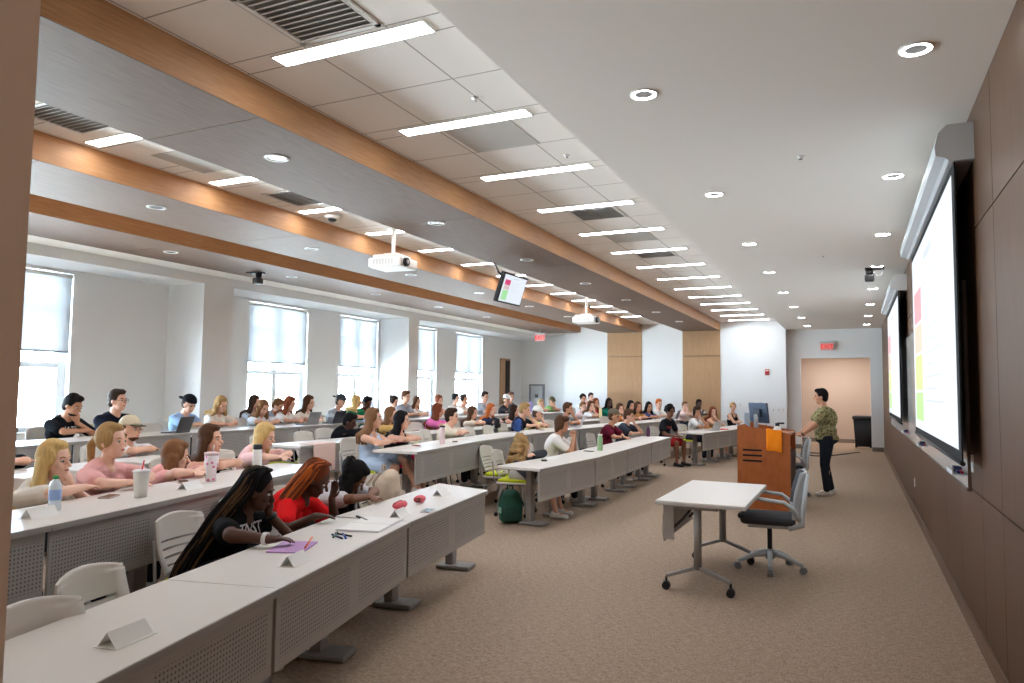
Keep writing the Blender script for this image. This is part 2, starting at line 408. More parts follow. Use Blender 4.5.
# doorway at the far end of the window wall
DOORD = mat('dark_doorway', (40, 34, 30), 0.7)
r = empty('opening_shade_1', (XI, 21.9, 0)); r['kind'] = 'structure'
MB().bb(0.0, 0.05, -0.36, 0.36, P2, 2.66).build('door_frame', COLW, r)
MB().bb(0.05, 0.06, -0.02, 0.3, P2, 2.6).build('doorway_shade', DOORD, r)  # dark sheet standing in for the shade of the doorway recess
FRAMEW = mat('white_window_frame', (236, 242, 246), 0.5)
for k, (y0, y1) in enumerate(WIN):
    r = empty('window_%d' % (k + 1), (XI - 0.15, (y0 + y1) / 2, Z0W)); r['kind'] = 'structure'
    w = y1 - y0; h = Z1W - Z0W; fr = MB()
    for a in (-w / 2 + 0.06, w / 2 - 0.06): fr.bb(-0.04, 0.04, a - 0.06, a + 0.06, 0, h)
    fr.bb(-0.04, 0.04, -w / 2, w / 2, 0, 0.07); fr.bb(-0.04, 0.04, -w / 2, w / 2, h - 0.07, h)
    fr.bb(-0.03, 0.03, -0.06, 0.06, 0, h)
    fr.bb(-0.035, 0.035, -w / 2, w / 2, 0.93, 1.01); fr.bb(-0.03, 0.03, -w / 2, w / 2, 1.72, 1.76)
    fr.build('window_frame', FRAMEW, r)
    MB().bb(-0.005, 0.005, -w / 2 + 0.05, w / 2 - 0.05, 0.05, h - 0.05).build('window_pane', GLASS, r)
    MB().bb(0.02, 0.2, -w / 2 - 0.03, w / 2 + 0.03, -0.03, 0.0).build('window_sill', LAMINATE, r)
    names = ['added unseen window at the near corner', 'added unseen window behind the left pillar', 'window nearest the pillar', 'second window from the camera', 'third window, before the second white pier', 'fourth window, just past the second white pier', 'last window before the far corner']
    b = empty('roller_blind', (XI - 0.02, (y0 + y1) / 2, 2.11), 0, 'half lowered white roller blind on the ' + names[k], 'blind', 'roller blinds')
    MB().bb(-0.003, 0.003, -w / 2 + 0.02, w / 2 - 0.02, 0.02, Z1W - 2.11 - 0.04).build('blind_fabric', BLIND, b)
    MB().bb(-0.01, 0.01, -w / 2 + 0.02, w / 2 - 0.02, -0.005, 0.022).build('bottom_bar', mat('grey_blind_bar', (150, 155, 158), 0.5), b)
    MB().cyl((0, -w / 2 + 0.02, Z1W - 2.11 - 0.04), (0, w / 2 - 0.02, Z1W - 2.11 - 0.04), 0.03).build('roller', WHITEP, b)

# near wall with the doorway the picture is taken from
mb = MB(); mb.bb(-12.5, -0.851, 0.3, 0.5, 0, ZC); mb.bb(WX - 0.06, WX + 0.1, 0.3, 0.5, 0, ZC); mb.bb(-0.86, WX, 0.3, 0.5, 3.4, ZC)
struct('wall_near', mb, JAMB)
mb = MB(); mb.bb(-1.6, WX, -3.0, -2.85, 0, 3.6); mb.bb(-1.75, -1.6, -3.0, 0.3, 0, 3.6); mb.bb(-1.75, WX, -3.0, 0.3, 3.55, 3.7)  # unseen shell behind the camera, added to keep sky light out
struct('wall_vestibule_light_block', mb, JAMB)
VEST = True

# ceilings
B1 = (-4.82, -3.68); B2 = (-7.26, -6.12); B3 = (-9.3, -8.05)
mb = MB()
mb.bb(B1[1], -1.82, 0.4, FY + 0.1, ZC, ZC + 0.1); mb.bb(B2[1], B1[0], 0.4, FY + 0.1, ZC, ZC + 0.1); mb.bb(B3[1], B2[0], 0.4, FY + 0.7, ZC, ZC + 0.1)
struct('ceiling', mb, TILES)
mb = MB(); mb.bb(-1.82, WX + 0.1, 0.4, FY + 0.45, ZS, ZC + 0.1); mb.bb(-11.0, B3[0] - 0.0, 0.4, 23.4, ZS + 0.001, ZC + 0.1)
mb.bb(B3[0], -8.5, FY - 0.4, 23.4, ZS + 0.002, ZC + 0.1)
mb.bb(-11.2, WX + 0.2, 0.3, 23.8, ZC + 0.3, ZC + 0.4); mb.bb(-11.0, -2.0, 22.9, 23.7, ZC + 0.0, ZC + 0.1)  # outer roof and overlap strip, added out of sight against light leaks
struct('ceiling_soffit', mb, SOFFIT)
def beam(x0, x1, ya, yb, label):
    r = empty('ceiling_beam', ((x0 + x1) / 2, (ya + yb) / 2, ZS), 0, label, 'beam', None)
    w = x1 - x0; L = yb - ya; mb = MB(); n = 7
    for k in range(n):
        a = -L / 2 + L * k / n; b = -L / 2 + L * (k + 1) / n
        mb.bb(-w / 2, w / 2, a + 0.004, b - 0.004, 0, 0.0035)
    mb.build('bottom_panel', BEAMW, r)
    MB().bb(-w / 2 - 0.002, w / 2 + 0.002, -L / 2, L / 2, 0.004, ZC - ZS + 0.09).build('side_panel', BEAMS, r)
beam(*B1, 0.5, FY, 'widest and nearest wood veneer ceiling beam, running right over the audience')
beam(*B2, 0.5, FY, 'middle wood veneer ceiling beam, between the two projectors and the windows')
beam(*B3, 0.5, FY - 0.4, 'wood veneer ceiling beam closest to the window wall')

# ------------------------------------------------------------------ ceiling fittings
def panel_light(x, y, w, label, group):
    r = empty('ceiling_light', (x, y, ZC), 0, label, 'ceiling light', group)
    MB().bb(-w / 2 + 0.012, w / 2 - 0.012, -0.066, 0.066, -0.006, -0.002).build('diffuser', DIFFUSER, r)
    f = MB(); f.bb(-w / 2, w / 2, -0.078, -0.066, -0.008, 0); f.bb(-w / 2, w / 2, 0.066, 0.078, -0.008, 0)
    f.bb(-w / 2, -w / 2 + 0.012, -0.066, 0.066, -0.008, 0); f.bb(w / 2 - 0.012, w / 2, -0.066, 0.066, -0.008, 0)
    f.build('frame', WHITEP, r); return r
ORD = ['first', 'second', 'third', 'fourth', 'fifth', 'sixth', 'seventh', 'eighth', 'ninth', 'tenth', 'eleventh', 'twelfth', 'thirteenth', 'fourteenth', 'fifteenth', 'sixteenth']
for k in range(14):
    panel_light(-2.765, 3.46 + 1.425 * k, 1.15, '%s nearest slim white light panel, in the row right of the widest beam' % ORD[k], 'light panels right of the widest beam')
for k in range(14):
    panel_light(-5.42, 2.70 + 1.33 * k + (0.0), 1.2, '%s nearest slim light panel, in the row between the wide and middle beams' % ORD[k], 'light panels between the beams')

panel_l = panel_light
r_ = empty('ceiling_light', (-0.4, -1.4, 3.55), 0, 'unseen square light added behind the camera to brighten the pillar', 'ceiling light')  # fill lamp out of view, added to light the dark pillar
MB().bb(-0.3, 0.3, -0.3, 0.3, -0.012, -0.004).build('diffuser', emis('vestibule_fill_glow', (255, 240, 228), 26.0), r_)
MB().bb(-0.32, 0.32, -0.32, 0.32, -0.004, 0).build('frame', WHITEP, r_)
r_ = empty('ceiling_light', (-0.5, 25.0, 2.95), 0, 'ceiling light in the corridor beyond the far opening', 'ceiling light')
MB().bb(-0.6, 0.6, -0.15, 0.15, -0.012, -0.004).build('diffuser', emis('corridor_diffuser', (255, 246, 238), 28.0), r_)
MB().bb(-0.62, 0.62, -0.17, 0.17, -0.004, 0).build('frame', WHITEP, r_)
def downlight(x, y, label, group, lit=True):
    r = empty('downlight', (x, y, ZS), 0, label, 'downlight', group)
    mb = MB(); mb.rings([[V((q * math.cos(t), q * math.sin(t), z)) for t in [2 * PI * i / 28 for i in range(28)]] for q, z in ((0.085, 0.0), (0.085, -0.006), (0.078, -0.008))], 0, False)
    mb.build('trim_ring', WHITEP, r)
    mb = MB(); mb.rings([[V((q * math.cos(t), q * math.sin(t), z)) for t in [2 * PI * i / 28 for i in range(28)]] for q, z in ((0.078, -0.007), (0.056, -0.004))], 0, False)
    mb.build('glowing_ring', RINGLED if lit else WHITEP, r)
    MB().cyl((0, 0, -0.004), (0, 0, -0.001), 0.056, 0.056, 28).build('centre_disc', mat('downlight_centre_grey', (150, 150, 152), 0.4), r)
for i, (x, side) in enumerate(((-1.16, 'left'), (0.33, 'right'))):
    for k in range(8):
        downlight(x + 0.0, (4.33, 6.85, 9.36, 11.7, 14.2, 16.7, 19.2, 21.6)[k], '%s nearest glowing ring downlight in the %s line of the smooth soffit' % (ORD[k], side), 'ring downlights in the soffit')
SPOTW = emis('spot_centre_glow', (220, 225, 235), 1.2)
def spot(x, y, label):
    r = empty('recessed_spot', (x, y, ZS), 0, label, 'downlight', 'recessed spots in the wood beams')
    mb = MB(); mb.rings([[V((q * math.cos(t), q * math.sin(t), z)) for t in [2 * PI * i / 24 for i in range(24)]] for q, z in ((0.1, 0.0), (0.1, -0.006), (0.078, -0.008), (0.07, 0.0))], 0, False)
    mb.build('trim_ring', WHITEP, r)
    MB().cyl((0, 0, -0.003), (0, 0, -0.001), 0.07, 0.07, 24).build('lens', mat('spot_lens_dark', (110, 108, 110), 0.25), r)
for k in range(7): spot(-4.21, 4.38 + 2.49 * k, '%s nearest round spot in the widest wood beam' % ORD[k])
for k in range(6): spot(-6.56, 5.13 + 2.4 * k, '%s nearest round spot in the middle wood beam' % ORD[k])
for k in range(5): spot(-8.6, 6.98 + 2.4 * k, '%s nearest round spot in the beam by the windows' % ORD[k])

def vent(x, y, label):
    r = empty('ceiling_vent', (x, y, ZC), 0, label, 'air vent', 'ceiling air vents')
    f = MB(); s = 0.29
    for q in ((-s, s, -s, -s + 0.03), (-s, s, s - 0.03, s), (-s, -s + 0.03, -s, s), (s - 0.03, s, -s, s)): f.bb(*q, -0.01, 0)
    f.build('frame', WHITEP, r)
    MB().bb(-s + 0.02, s - 0.02, -s + 0.02, s - 0.02, -0.002, 0).build('opening', DARKV, r)
    g = MB()
    for k in range(11):
        a = -s + 0.05 + k * 0.048
        g.box((-0.125, a, -0.01), (0.25, 0.04, 0.003), Matrix.Rotation(0.45, 3, 'X')); g.box((0.135, a, -0.01), (0.25, 0.04, 0.003), Matrix.Rotation(0.45, 3, 'X'))
    g.build('louvres', mat('vent_louvre', (190, 184, 178), 0.5), r)
vent(-2.74, 3.05, 'large louvred ceiling vent nearest the camera')
vent(-2.74, 8.1, 'louvred ceiling vent behind the fourth light panel')
vent(-2.74, 10.85, 'louvred ceiling vent behind the sixth light panel')
vent(-2.74, 16.4, 'louvred ceiling vent deepest in the room, near the far wall')
vent(-5.55, 3.55, 'louvred ceiling vent between the beams at the left edge')
vent(-5.55, 6.15, 'louvred ceiling vent between the beams, in front of the near projector')
GPAN = mat('grey_access_tile', (188, 183, 176), 0.8)
for x, y, lb in ((-2.70, 5.27, 'plain grey square ceiling tile beside the second light panel'), (-2.74, 9.55, 'plain grey square ceiling tile past the fifth light panel'), (-5.5, 4.75, 'plain grey square ceiling tile between the beams')):
    tag(MB().bb(-0.3, 0.3, -0.3, 0.3, -0.004, 0).build('access_tile', GPAN), lb, 'ceiling tile').location = (x, y, ZC)
def sprinkler(x, y, z, lb):
    r = empty('sprinkler', (x, y, z), 0, lb, 'sprinkler', 'ceiling sprinklers')
    MB().lathe([(0.03, 0), (0.03, -0.003), (0.008, -0.006), (0.008, -0.018)], n=14).build('escutcheon', WHITEP, r)
    MB().lathe([(0.005, -0.018), (0.014, -0.021), (0.014, -0.023)], n=12).build('deflector', METALB, r)
for x, y, z, lb in ((-2.45, 4.5, ZC, 'small sprinkler head in the tile right of the second light panel'), (-0.35, 6.0, ZS, 'small sprinkler head in the middle of the smooth soffit'), (-2.3, 5.95, ZC, 'small sprinkler head before the third light panel'),
                    (-2.45, 8.9, ZC, 'small sprinkler head behind the fifth light panel'), (-0.35, 10.5, ZS, 'small sprinkler head deeper in the smooth soffit')):
    sprinkler(x, y, z, lb)
# smoke dome between beams
r = empty('ceiling_dome', (-5.75, 6.95, ZC), 0, 'small dark and white round ceiling sensor near the hanging projector', 'sensor')
MB().lathe([(0.1, 0), (0.1, -0.03), (0.06, -0.05)], n=20).build('base', WHITEP, r)
MB().lathe([(0.055, -0.045), (0.05, -0.07), (0.02, -0.085)], n=16).build('lens', BLACKP, r)

def projector(x, y, z, yaw, label, k=1.0):
    r = empty('projector', (x, y, z), yaw, label, 'projector', 'ceiling projectors')
    MB().box((0, 0, 0), (0.5 * k, 0.44 * k, 0.13 * k), bev=0.025).build('housing', WHITEP, r)
    MB().box((-0.02, 0, 0.085 * k), (0.38 * k, 0.34 * k, 0.05 * k), bev=0.015).build('top_cover', WHITEP, r)
    MB().box((0, 0, 0.12 * k), (0.2, 0.16, 0.03), bev=0.008).build('mount_plate', WHITEP, r)
    MB().cyl((0, 0, 0.12), (0, 0, ZC - z), 0.024).build('ceiling_pole', WHITEP, r)
    MB().lathe([(0.06, ZC - z), (0.06, ZC - z - 0.02), (0.03, ZC - z - 0.03)], n=18).build('ceiling_cup', WHITEP, r)
    h = MB(); h.cyl((0.24 * k, -0.1, 0), (0.285 * k, -0.1, 0), 0.062, 0.056, 20); ho = h.build('lens_barrel', BLACKP, r)
    MB().cyl((0.285 * k, -0.1, 0), (0.295 * k, -0.1, 0), 0.03, 0.02, 16).build('lens_glass', mat('lens_glass', (200, 205, 215), 0.1), ho)
    g = MB()
    for i in range(7): g.bb(-0.16 + i * 0.045, -0.14 + i * 0.045, -0.223 * k, -0.219 * k, -0.035, 0.035)
    g.build('side_grille', mat('grille_grey', (205, 203, 200), 0.5), r)
projector(-5.47, 7.85, 3.27, 0.05, 'white ceiling projector on a pole, the nearer one on the left')
projector(-5.13, 14.5, 3.12, 0.05, 'white ceiling projector on a pole, the farther one near the room middle')

def ptz(x, y, flip, label):
    r = empty('ceiling_camera', (x, y, ZS), 0, label, 'camera', 'ceiling cameras')
    MB().bb(-0.13, 0.13, -0.08, 0.08, -0.02, 0).build('mount_plate', BLACKP, r)
    MB().lathe([(0.05, -0.02), (0.05, -0.08), (0.035, -0.1)], c=(0.07 * flip, 0, 0), n=16).build('base', BLACKP, r)
    MB().box((0.07 * flip, -0.02, -0.15), (0.13, 0.13, 0.1), bev=0.02).build('head', mat('dark_grey_plastic', (60, 60, 62), 0.4), r)
    MB().tube([(-0.1 * flip, 0, -0.02), (-0.1 * flip, 0, -0.1), (-0.03 * flip, 0, -0.12), (0.02 * flip, 0, -0.05)], 0.008).build('cable', GREYP, r)
ptz(0.30, 11.9, -1, 'dark ceiling camera beside the far projection screen')
ptz(-8.83, 8.8, 1, 'small dark ceiling camera on the beam above the windows')

# hanging confidence monitor
BLUEE = emis('monitor_slide_glow', (214, 232, 245), 1.0)
def slide(mb_list, W, Hh, o, ux, uz, nrm, prefix, r, strength, red_top=0.72):
    """flat coloured blocks of the slide"""
    o, ux, uz, nrm = V(o), V(ux), V(uz), V(nrm)
    def rect(u0, u1, v0, v1, name, m, lift):
        mb = MB(); mb.quad([o + ux * (a * W) + uz * (b * Hh) + nrm * lift for a, b in ((u0, v0), (u1, v0), (u1, v1), (u0, v1))]); return mb.build(name, m, r)
    rect(0, 1, 0, 1, 'screen_surface', emis('slide_white_' + prefix, (232, 240, 250), strength), 0.0)
    for nm, col, v0, v1 in mb_list:
        rect(0.06, 0.30, v0, v1, 'slide_block', emis('slide_%s_%s' % (nm, prefix), col, strength), 0.003)
    for k in range(11):
        rect(0.36, 0.36 + (0.38, 0.3, 0.42, 0.25)[k % 4], 0.76 - k * 0.06, 0.768 - k * 0.06, 'slide_line', emis('slide_text_' + prefix, (203, 212, 224), strength), 0.003)
    rect(0.40, 0.6, 0.88, 0.92, 'slide_title', emis('slide_text_' + prefix, (203, 212, 224), strength), 0.003)
BLK = [('pink', (243, 160, 168), 0.60, 0.78), ('orange', (245, 208, 182), 0.43, 0.585), ('lime', (220, 238, 150), 0.22, 0.415), ('green', (192, 234, 150), 0.05, 0.205)]
up = V((0.15, -0.035, 0.41)).normalized(); wy = V((0, 1, 0.012)).normalized(); nm_ = up.cross(wy) * -1
if nm_.x < 0: nm_ = -nm_
r = empty('hanging_monitor', (-4.7, 9.87, 3.5), 0, 'small black framed monitor hung tilted from the widest beam, showing a slide', 'monitor')
o_ = V((-4.75, 9.48, 2.94)) - V((-4.7, 9.87, 3.5))
W_, H_ = 0.81, 0.44
mb = MB(); c_ = o_ + wy * W_ / 2 + up * H_ / 2 - nm_ * 0.03
R3 = Matrix((wy, up, nm_)).transposed()
mb.box(c_, (W_ + 0.03, H_ + 0.02, 0.055), R3, bev=0.006); mb.build('bezel', BLACKP, r)
slide([('pink', (214, 60, 120), 0.62, 0.82), ('tan', (214, 190, 190), 0.45, 0.6), ('green', (160, 225, 160), 0.06, 0.43)], W_ - 0.05, H_ - 0.03, o_ + wy * 0.035 + up * 0.015, wy, up, nm_, 'monitor', r, 0.45)
MB().tube([c_ - nm_ * 0.02, c_ - nm_ * 0.1 + up * 0.1, V((-0.05, -0.35, -0.12)), V((-0.08, -0.42, 0.0))], 0.018).build('mount_arm', METALB, r)
MB().box(c_ - nm_ * 0.045, (0.3, 0.2, 0.04), R3).build('mount_plate', BLACKP, r)

# projection screens on the right wall
def screen(ya, yb, zb, zt, label):
    r = empty('projection_screen', (0.62, ya, 0), 0, label, 'projection screen', 'projection screens')
    W = yb - ya
    MB().bb(-0.012, -0.002, -0.02, W + 0.02, zb, zt + 0.1).build('fabric_border', mat('black_screen_border', (14, 14, 16), 0.8), r)
    slide(BLK, W - 0.16, zt - zb - 0.1, (-0.016, W - 0.08, zb + 0.07), (0, -1, 0), (0, 0, 1), (-1, 0, 0), 'wall', r, 0.5)
    MB().cyl((-0.008, -0.03, zb - 0.01), (-0.008, W + 0.03, zb - 0.01), 0.016).build('bottom_bar', BLACKP, r)
    # curved housing
    prof = [(0.10, zt + 0.03), (0.10, zt + 0.27), (-0.05, zt + 0.27), (-0.10, zt + 0.22), (-0.12, zt + 0.13), (-0.115, zt + 0.07), (-0.06, zt + 0.05), (-0.04, zt + 0.03)]
    MB().prism([(a, -0.06, b) for a, b in prof], (0, 0, 0), (0, W + 0.12, 0)).build('housing', GREYP, r)
screen(5.42, 9.2, 1.22, 3.13, 'large projection screen nearest the camera, with a coloured slide')
screen(12.0, 15.8, 1.22, 3.13, 'second large projection screen, farther along the wood wall')
# glass marker board with tray strip
r = empty('whiteboard', (WX, 5.92, 1.0), 0, 'long pale whiteboard strip under and between the projection screens', 'whiteboard')
MB().bb(-0.02, 0, 0, 11.6, 0, 1.45).build('board', mat('board_gloss_white', (214, 208, 202), 0.12, spec=0.6), r)
MB().bb(-0.028, 0, 0, 11.6, -0.02, 0.0).build('edge_trim', mat('dark_edge_trim', (92, 72, 58), 0.5), r)
MB().bb(-0.021, 0, -0.008, 0.0, -0.02, 1.45).build('end_trim', mat('dark_edge_trim', (92, 72, 58), 0.5), r)
def tray(y, lb):
    r = empty('marker_tray', (WX - 0.02, y, 1.09), 0, lb, 'tray', 'marker trays')
    MB().bb(-0.09, 0, -0.16, 0.16, -0.01, 0.0).build('shelf', GREYP, r); MB().bb(-0.09, -0.083, -0.16, 0.16, 0, 0.025).build('lip', GREYP, r)
    e = tag(MB().box((0, 0, 0), (0.05, 0.11, 0.035), bev=0.006).build('board_eraser', mat('eraser_navy', (40, 44, 70), 0.8)), 'dark felt eraser on the ' + lb, 'eraser'); e.location = (WX - 0.055, y + 0.07, 1.109)
    for k, (c, n) in enumerate((((160, 30, 50), 'red'), ((30, 30, 120), 'blue'))):
        m = tag(MB().cyl((0, -0.06, 0), (0, 0.06, 0), 0.009, n=10).build('marker', mat('marker_' + n, c, 0.4)), '%s marker lying on the %s' % (n, lb), 'marker'); m.location = (WX - 0.045 - k * 0.022, y - 0.08, 1.1)
tray(6.12, 'grey marker tray at the near end of the whiteboard')
tray(9.1, 'grey marker tray below the middle of the near screen')
tray(11.85, 'grey marker tray between the two screens')
def plate(x, y, z, ax, lb, m=WHITEP, w=0.075, h=0.115):
    mb = MB()
    if ax == 'x': mb.bb(-0.008, 0, -w / 2, w / 2, -h / 2, h / 2); mb.bb(-0.011, -0.008, -0.012, 0.012, -0.03, 0.03)
    else: mb.bb(-w / 2, w / 2, -0.008, 0, -h / 2, h / 2); mb.bb(-0.012, 0.012, -0.011, -0.008, -0.03, 0.03, 1)
    o = tag(mb.build('wall_plate', [m, GREYP]), lb, 'wall plate'); o.location = (x, y, z)
plate(WX, 5.82, 1.18, 'x', 'white switch plate on the wood wall beside the whiteboard end')
plate(WX, 11.28, 0.45, 'x', 'low white outlet on the wood wall under the whiteboard')
plate(WX, 18.6, 1.25, 'x', 'white switch plate on the wood wall past the far screen')
for k, x in enumerate((-2.16, -2.02, -1.9)):
    plate(x, FY, 1.12, 'y', '%s of three wall plates beside the lectern monitor on the white far wall' % ('leftmost', 'middle', 'rightmost')[k], WHITEP, 0.09, 0.15)
plate(-3.1, FY, 1.25, 'y', 'small wall plate left of the lectern monitor on the far wall')
r = empty('wall_speaker', (-2.52, FY, 1.2), 0, 'small black device on the far wall beside the lectern monitor', 'wall device')
MB().box((0, -0.03, 0), (0.1, 0.06, 0.26), bev=0.01).build('housing', BLACKP, r)
r = empty('fire_alarm', (-2.33, FY, 2.23), 0, 'small red and white fire alarm strobe on the white far wall', 'fire alarm')
MB().box((0, -0.02, 0), (0.12, 0.04, 0.17), bev=0.006).build('body', mat('alarm_red', (176, 32, 36), 0.4), r)
MB().box((0, -0.045, 0.045), (0.09, 0.015, 0.03), bev=0.004).build('strobe', WHITEP, r)

def text_mesh(body, size, extrude=0.001, bold=False):
    c = bpy.data.curves.new('lettering', 'FONT'); c.body = body; c.size = size; c.extrude = extrude; c.align_x = 'CENTER'; c.align_y = 'CENTER'
    if bold: c.offset = size * 0.02
    o = bpy.data.objects.new('lettering_source', c); COL.objects.link(o)
    dg = bpy.context.evaluated_depsgraph_get(); me = bpy.data.meshes.new_from_object(o.evaluated_get(dg))
    bpy.data.objects.remove(o); return me
EXITM = emis('exit_letters_glow', (255, 36, 30), 0.55)
def exit_sign(x, y, z, zc, lb):
    r = empty('exit_sign', (x, y, z), 0, lb, 'exit sign', 'exit signs')
    MB().box((0, 0, 0), (0.34, 0.03, 0.2), bev=0.004).build('plate', mat('exit_plate', (214, 170, 164), 0.4), r)
    MB().box((0, 0, 0.125), (0.4, 0.08, 0.05), bev=0.006).build('canopy', GREYP, r)
    if zc > z + 0.15: MB().cyl((0, 0, 0.14), (0, 0, zc - z), 0.012).build('stem', GREYP, r)
    t = link('lettering', text_mesh('EXIT', 0.17, 0.003, True), r); t.data.materials.append(EXITM)
    t.rotation_euler = (PI / 2, 0, 0); t.location = (0, -0.02, 0)
exit_sign(-0.70, FY + 0.3, 2.98, 3.12, 'red EXIT sign above the corridor opening on the far wall')
exit_sign(-8.8, 20.6, 3.24, ZS, 'red EXIT sign hanging near the far left corner')

# framed cabinet on the far left wall
r = empty('wall_cabinet', (-10.0, 23.2, 1.4), 0, 'tall grey framed cabinet with a small black sign on the far left wall', 'cabinet')
f = MB(); f.bb(-0.28, 0.28, -0.07, 0, -0.42, -0.36); f.bb(-0.28, 0.28, -0.07, 0, 0.36, 0.42); f.bb(-0.28, -0.22, -0.07, 0, -0.36, 0.36); f.bb(0.22, 0.28, -0.07, 0, -0.36, 0.36)
f.build('frame', mat('cabinet_grey', (132, 140, 150), 0.4), r)
MB().bb(-0.22, 0.22, -0.05, -0.01, -0.36, 0.36).build('back', mat('cabinet_pale', (205, 212, 218), 0.6), r)
MB().bb(-0.06, 0.06, -0.055, -0.05, -0.05, 0.07).build('sign', BLACKP, r)
plate(-10.55, 23.2, 1.35, 'y', 'pale wall plate pair near the dark doorway in the far left corner', WHITEP, 0.16, 0.14)

# trash bin in the corridor
def bin_(x, y):
    r = empty('trash_bin', (x, y, 0), 0, 'black wheeled trash bin standing at the corridor wall beside the alcove', 'trash bin')
    sq = lambda s, z: [V((a * s, b * s * 1.05, z)) for a, b in ((-1, -1), (-0.9, -1.08), (0.9, -1.08), (1, -1), (1.0, 0.9), (0.9, 1), (-0.9, 1), (-1, 0.9))]
    MB().rings([sq(0.22, 0.06), sq(0.27, 0.86)]).build('body', mat('bin_black', (38, 40, 44), 0.5), r)
    MB().rings([sq(0.29, 0.86), sq(0.3, 0.9), sq(0.29, 0.95), sq(0.2, 0.97)]).build('lid', mat('bin_black', (38, 40, 44), 0.5), r)
    for s in (-1, 1): MB().cyl((s * 0.2 - 0.03, 0.2, 0.07), (s * 0.2 + 0.03, 0.2, 0.07), 0.07).build('wheel', BLACKP, r)
bin_(0.22, 24.2)
r = tag(MB().tube([(-0.9 + 0.35 * math.cos(t), 20.9 + 0.5 * math.sin(t), 0.012) for t in [k * 0.35 for k in range(17)]] + [(-0.2, 21.6, 0.012), (0.1, 22.4, 0.012)], 0.012).build('floor_cable', BLACKP), 'dark cable loop lying on the floor behind the lecturer', 'cable')

# ------------------------------------------------------------------ audience tables
def table_item(p0, p1, fz, label, group, depth=0.58, panel=True, e0=0.0, e1=0.0):
    p0 = V((p0[0], p0[1], 0)); p1 = V((p1[0], p1[1], 0)); d = (p1 - p0); L = d.length; d.normalize()
    ang = math.atan2(d.y, d.x) - PI / 2; mid = (p0 + p1) / 2
    r = empty('training_table', (mid.x, mid.y, fz), ang, label, 'table', group)
    h = L / 2 - 0.004
    t = MB(); pl = [(-depth, -h - e0, 0.712), (0, -h, 0.712), (0, h, 0.712), (-depth, h + e1, 0.712)]; t.prism(pl, (0, 0, 0), (0, 0, 0.028)); t.build('tabletop', LAMINATE, r)
    MB().prism([(a + 0.0, b, c) for a, b, c in [(-depth + 0.02, -h - e0 + 0.01, 0.704), (-0.01, -h + 0.01, 0.704), (-0.01, h - 0.01, 0.704), (-depth + 0.02, h + e1 - 0.01, 0.704)]], (0, 0, 0), (0, 0, 0.008)).build('underframe', STEEL, r)
    MB().bb(-0.001, 0.006, -h, h, 0.708, 0.738).build('edge_band', PANELGREY, r)
    if panel: MB().bb(-0.035, -0.02, -h + 0.012, h - 0.012, 0.36, 0.705).build('modesty_panel', PERF, r)
    for s in (-1, 1):
        y = s * (h - 0.52) if not (s > 0 and e1) else h + 0.12
        leg = MB(); leg.box((-depth / 2 - 0.1, y, 0.37), (0.075, 0.11, 0.69), bev=0.008); leg.build('leg', STEEL, r)
        MB().box((-depth / 2 - 0.05, y, 0.022), (0.32, 0.2, 0.035), bev=0.01).build('foot', STEEL, r)
    return r
def row_tables(row, ys, labels, group, last=0.0):
    for (ya, yb), lb in zip(zip(ys[:-1], ys[1:]), labels):
        if lb is None: continue
        table_item((rowx(row, ya), ya), (rowx(row, yb), yb), FZ[row], lb, group, e1=last if yb == ys[-1] else 0.0)
row_tables('A', [0.9, 2.56, 4.22, 5.84], ['white topped grey training table nearest the camera, with the single paper tent', 'white training table before the women with black and copper braids', 'white training table end section with the pink pencil case'], 'front row tables', 0.28)
row_tables('A', [7.66, 9.35, 11.0, 12.65, 14.3], ['white training table beside the green backpack', 'white training table before the young man with clasped hands', 'white training table section with the pale green bottle', 'white training table before the maroon polo and dark tee'], 'front row tables')
row_tables('A', [15.9, 17.8, 19.7, 21.4], ['white training table with laptop beside the red shorts', 'white training table before the redhead, left of the lectern', 'white training table mostly behind the lectern'], 'front row tables')
row_tables('B', [0.9, 2.44, 4.05, 5.5], ['white training table at the left edge of the second row', 'white training table before the ponytail woman in pink', 'white training table before the blonde in the pale pink polo'], 'second row tables')
row_tables('B', [7.12, 9.2, 11.1, 13.0, 14.9, 16.8, 18.7], ['white training table before the women in blue dress and black top', 'white training table before the young man in cream tee', 'white training table before the blond man in black tee', 'white training table before the grey tee with hand at mouth', 'white training table in the second row behind the maroon polo', 'white training table in the second row behind the curly haired young man'], 'second row tables')
row_tables('C', [2.2, 3.9, 5.4], ['white training table in the third row at the left edge', 'white training table before the man in the trucker cap'], 'third row tables')
row_tables('C', [7.0, 9.1], ['white training table with a pink paper hanging over its edge'], 'third row tables')
row_tables('C', [10.0, 11.9, 13.8, 15.7, 17.6, 19.5], ['white training table before the long haired girl in pink', 'white training table before the redhead in navy', 'white training table behind the blond man in black tee', 'white training table before the girls with raised hands', 'white training table under the yellow bottle'], 'third row tables')
row_tables('D', [3.2, 5.2, 7.0, 9.05, 10.6], ['white training table before the bearded student in black lettered tee', 'white training table with the open dark laptop', 'white training table before the blonde and brunette by the window', 'white training table with two laptops by the second window'], 'back row tables')
row_tables('D', [10.9, 12.6, 14.3, 16.0, 17.7, 19.4], ['white training table before the couple in green', 'white training table with the clear blue bottle', 'white training table before the woman with a hair bun', 'white training table before the student in pale grey at the corner', 'white training table before the green shirts at the far wall'], 'back row tables')

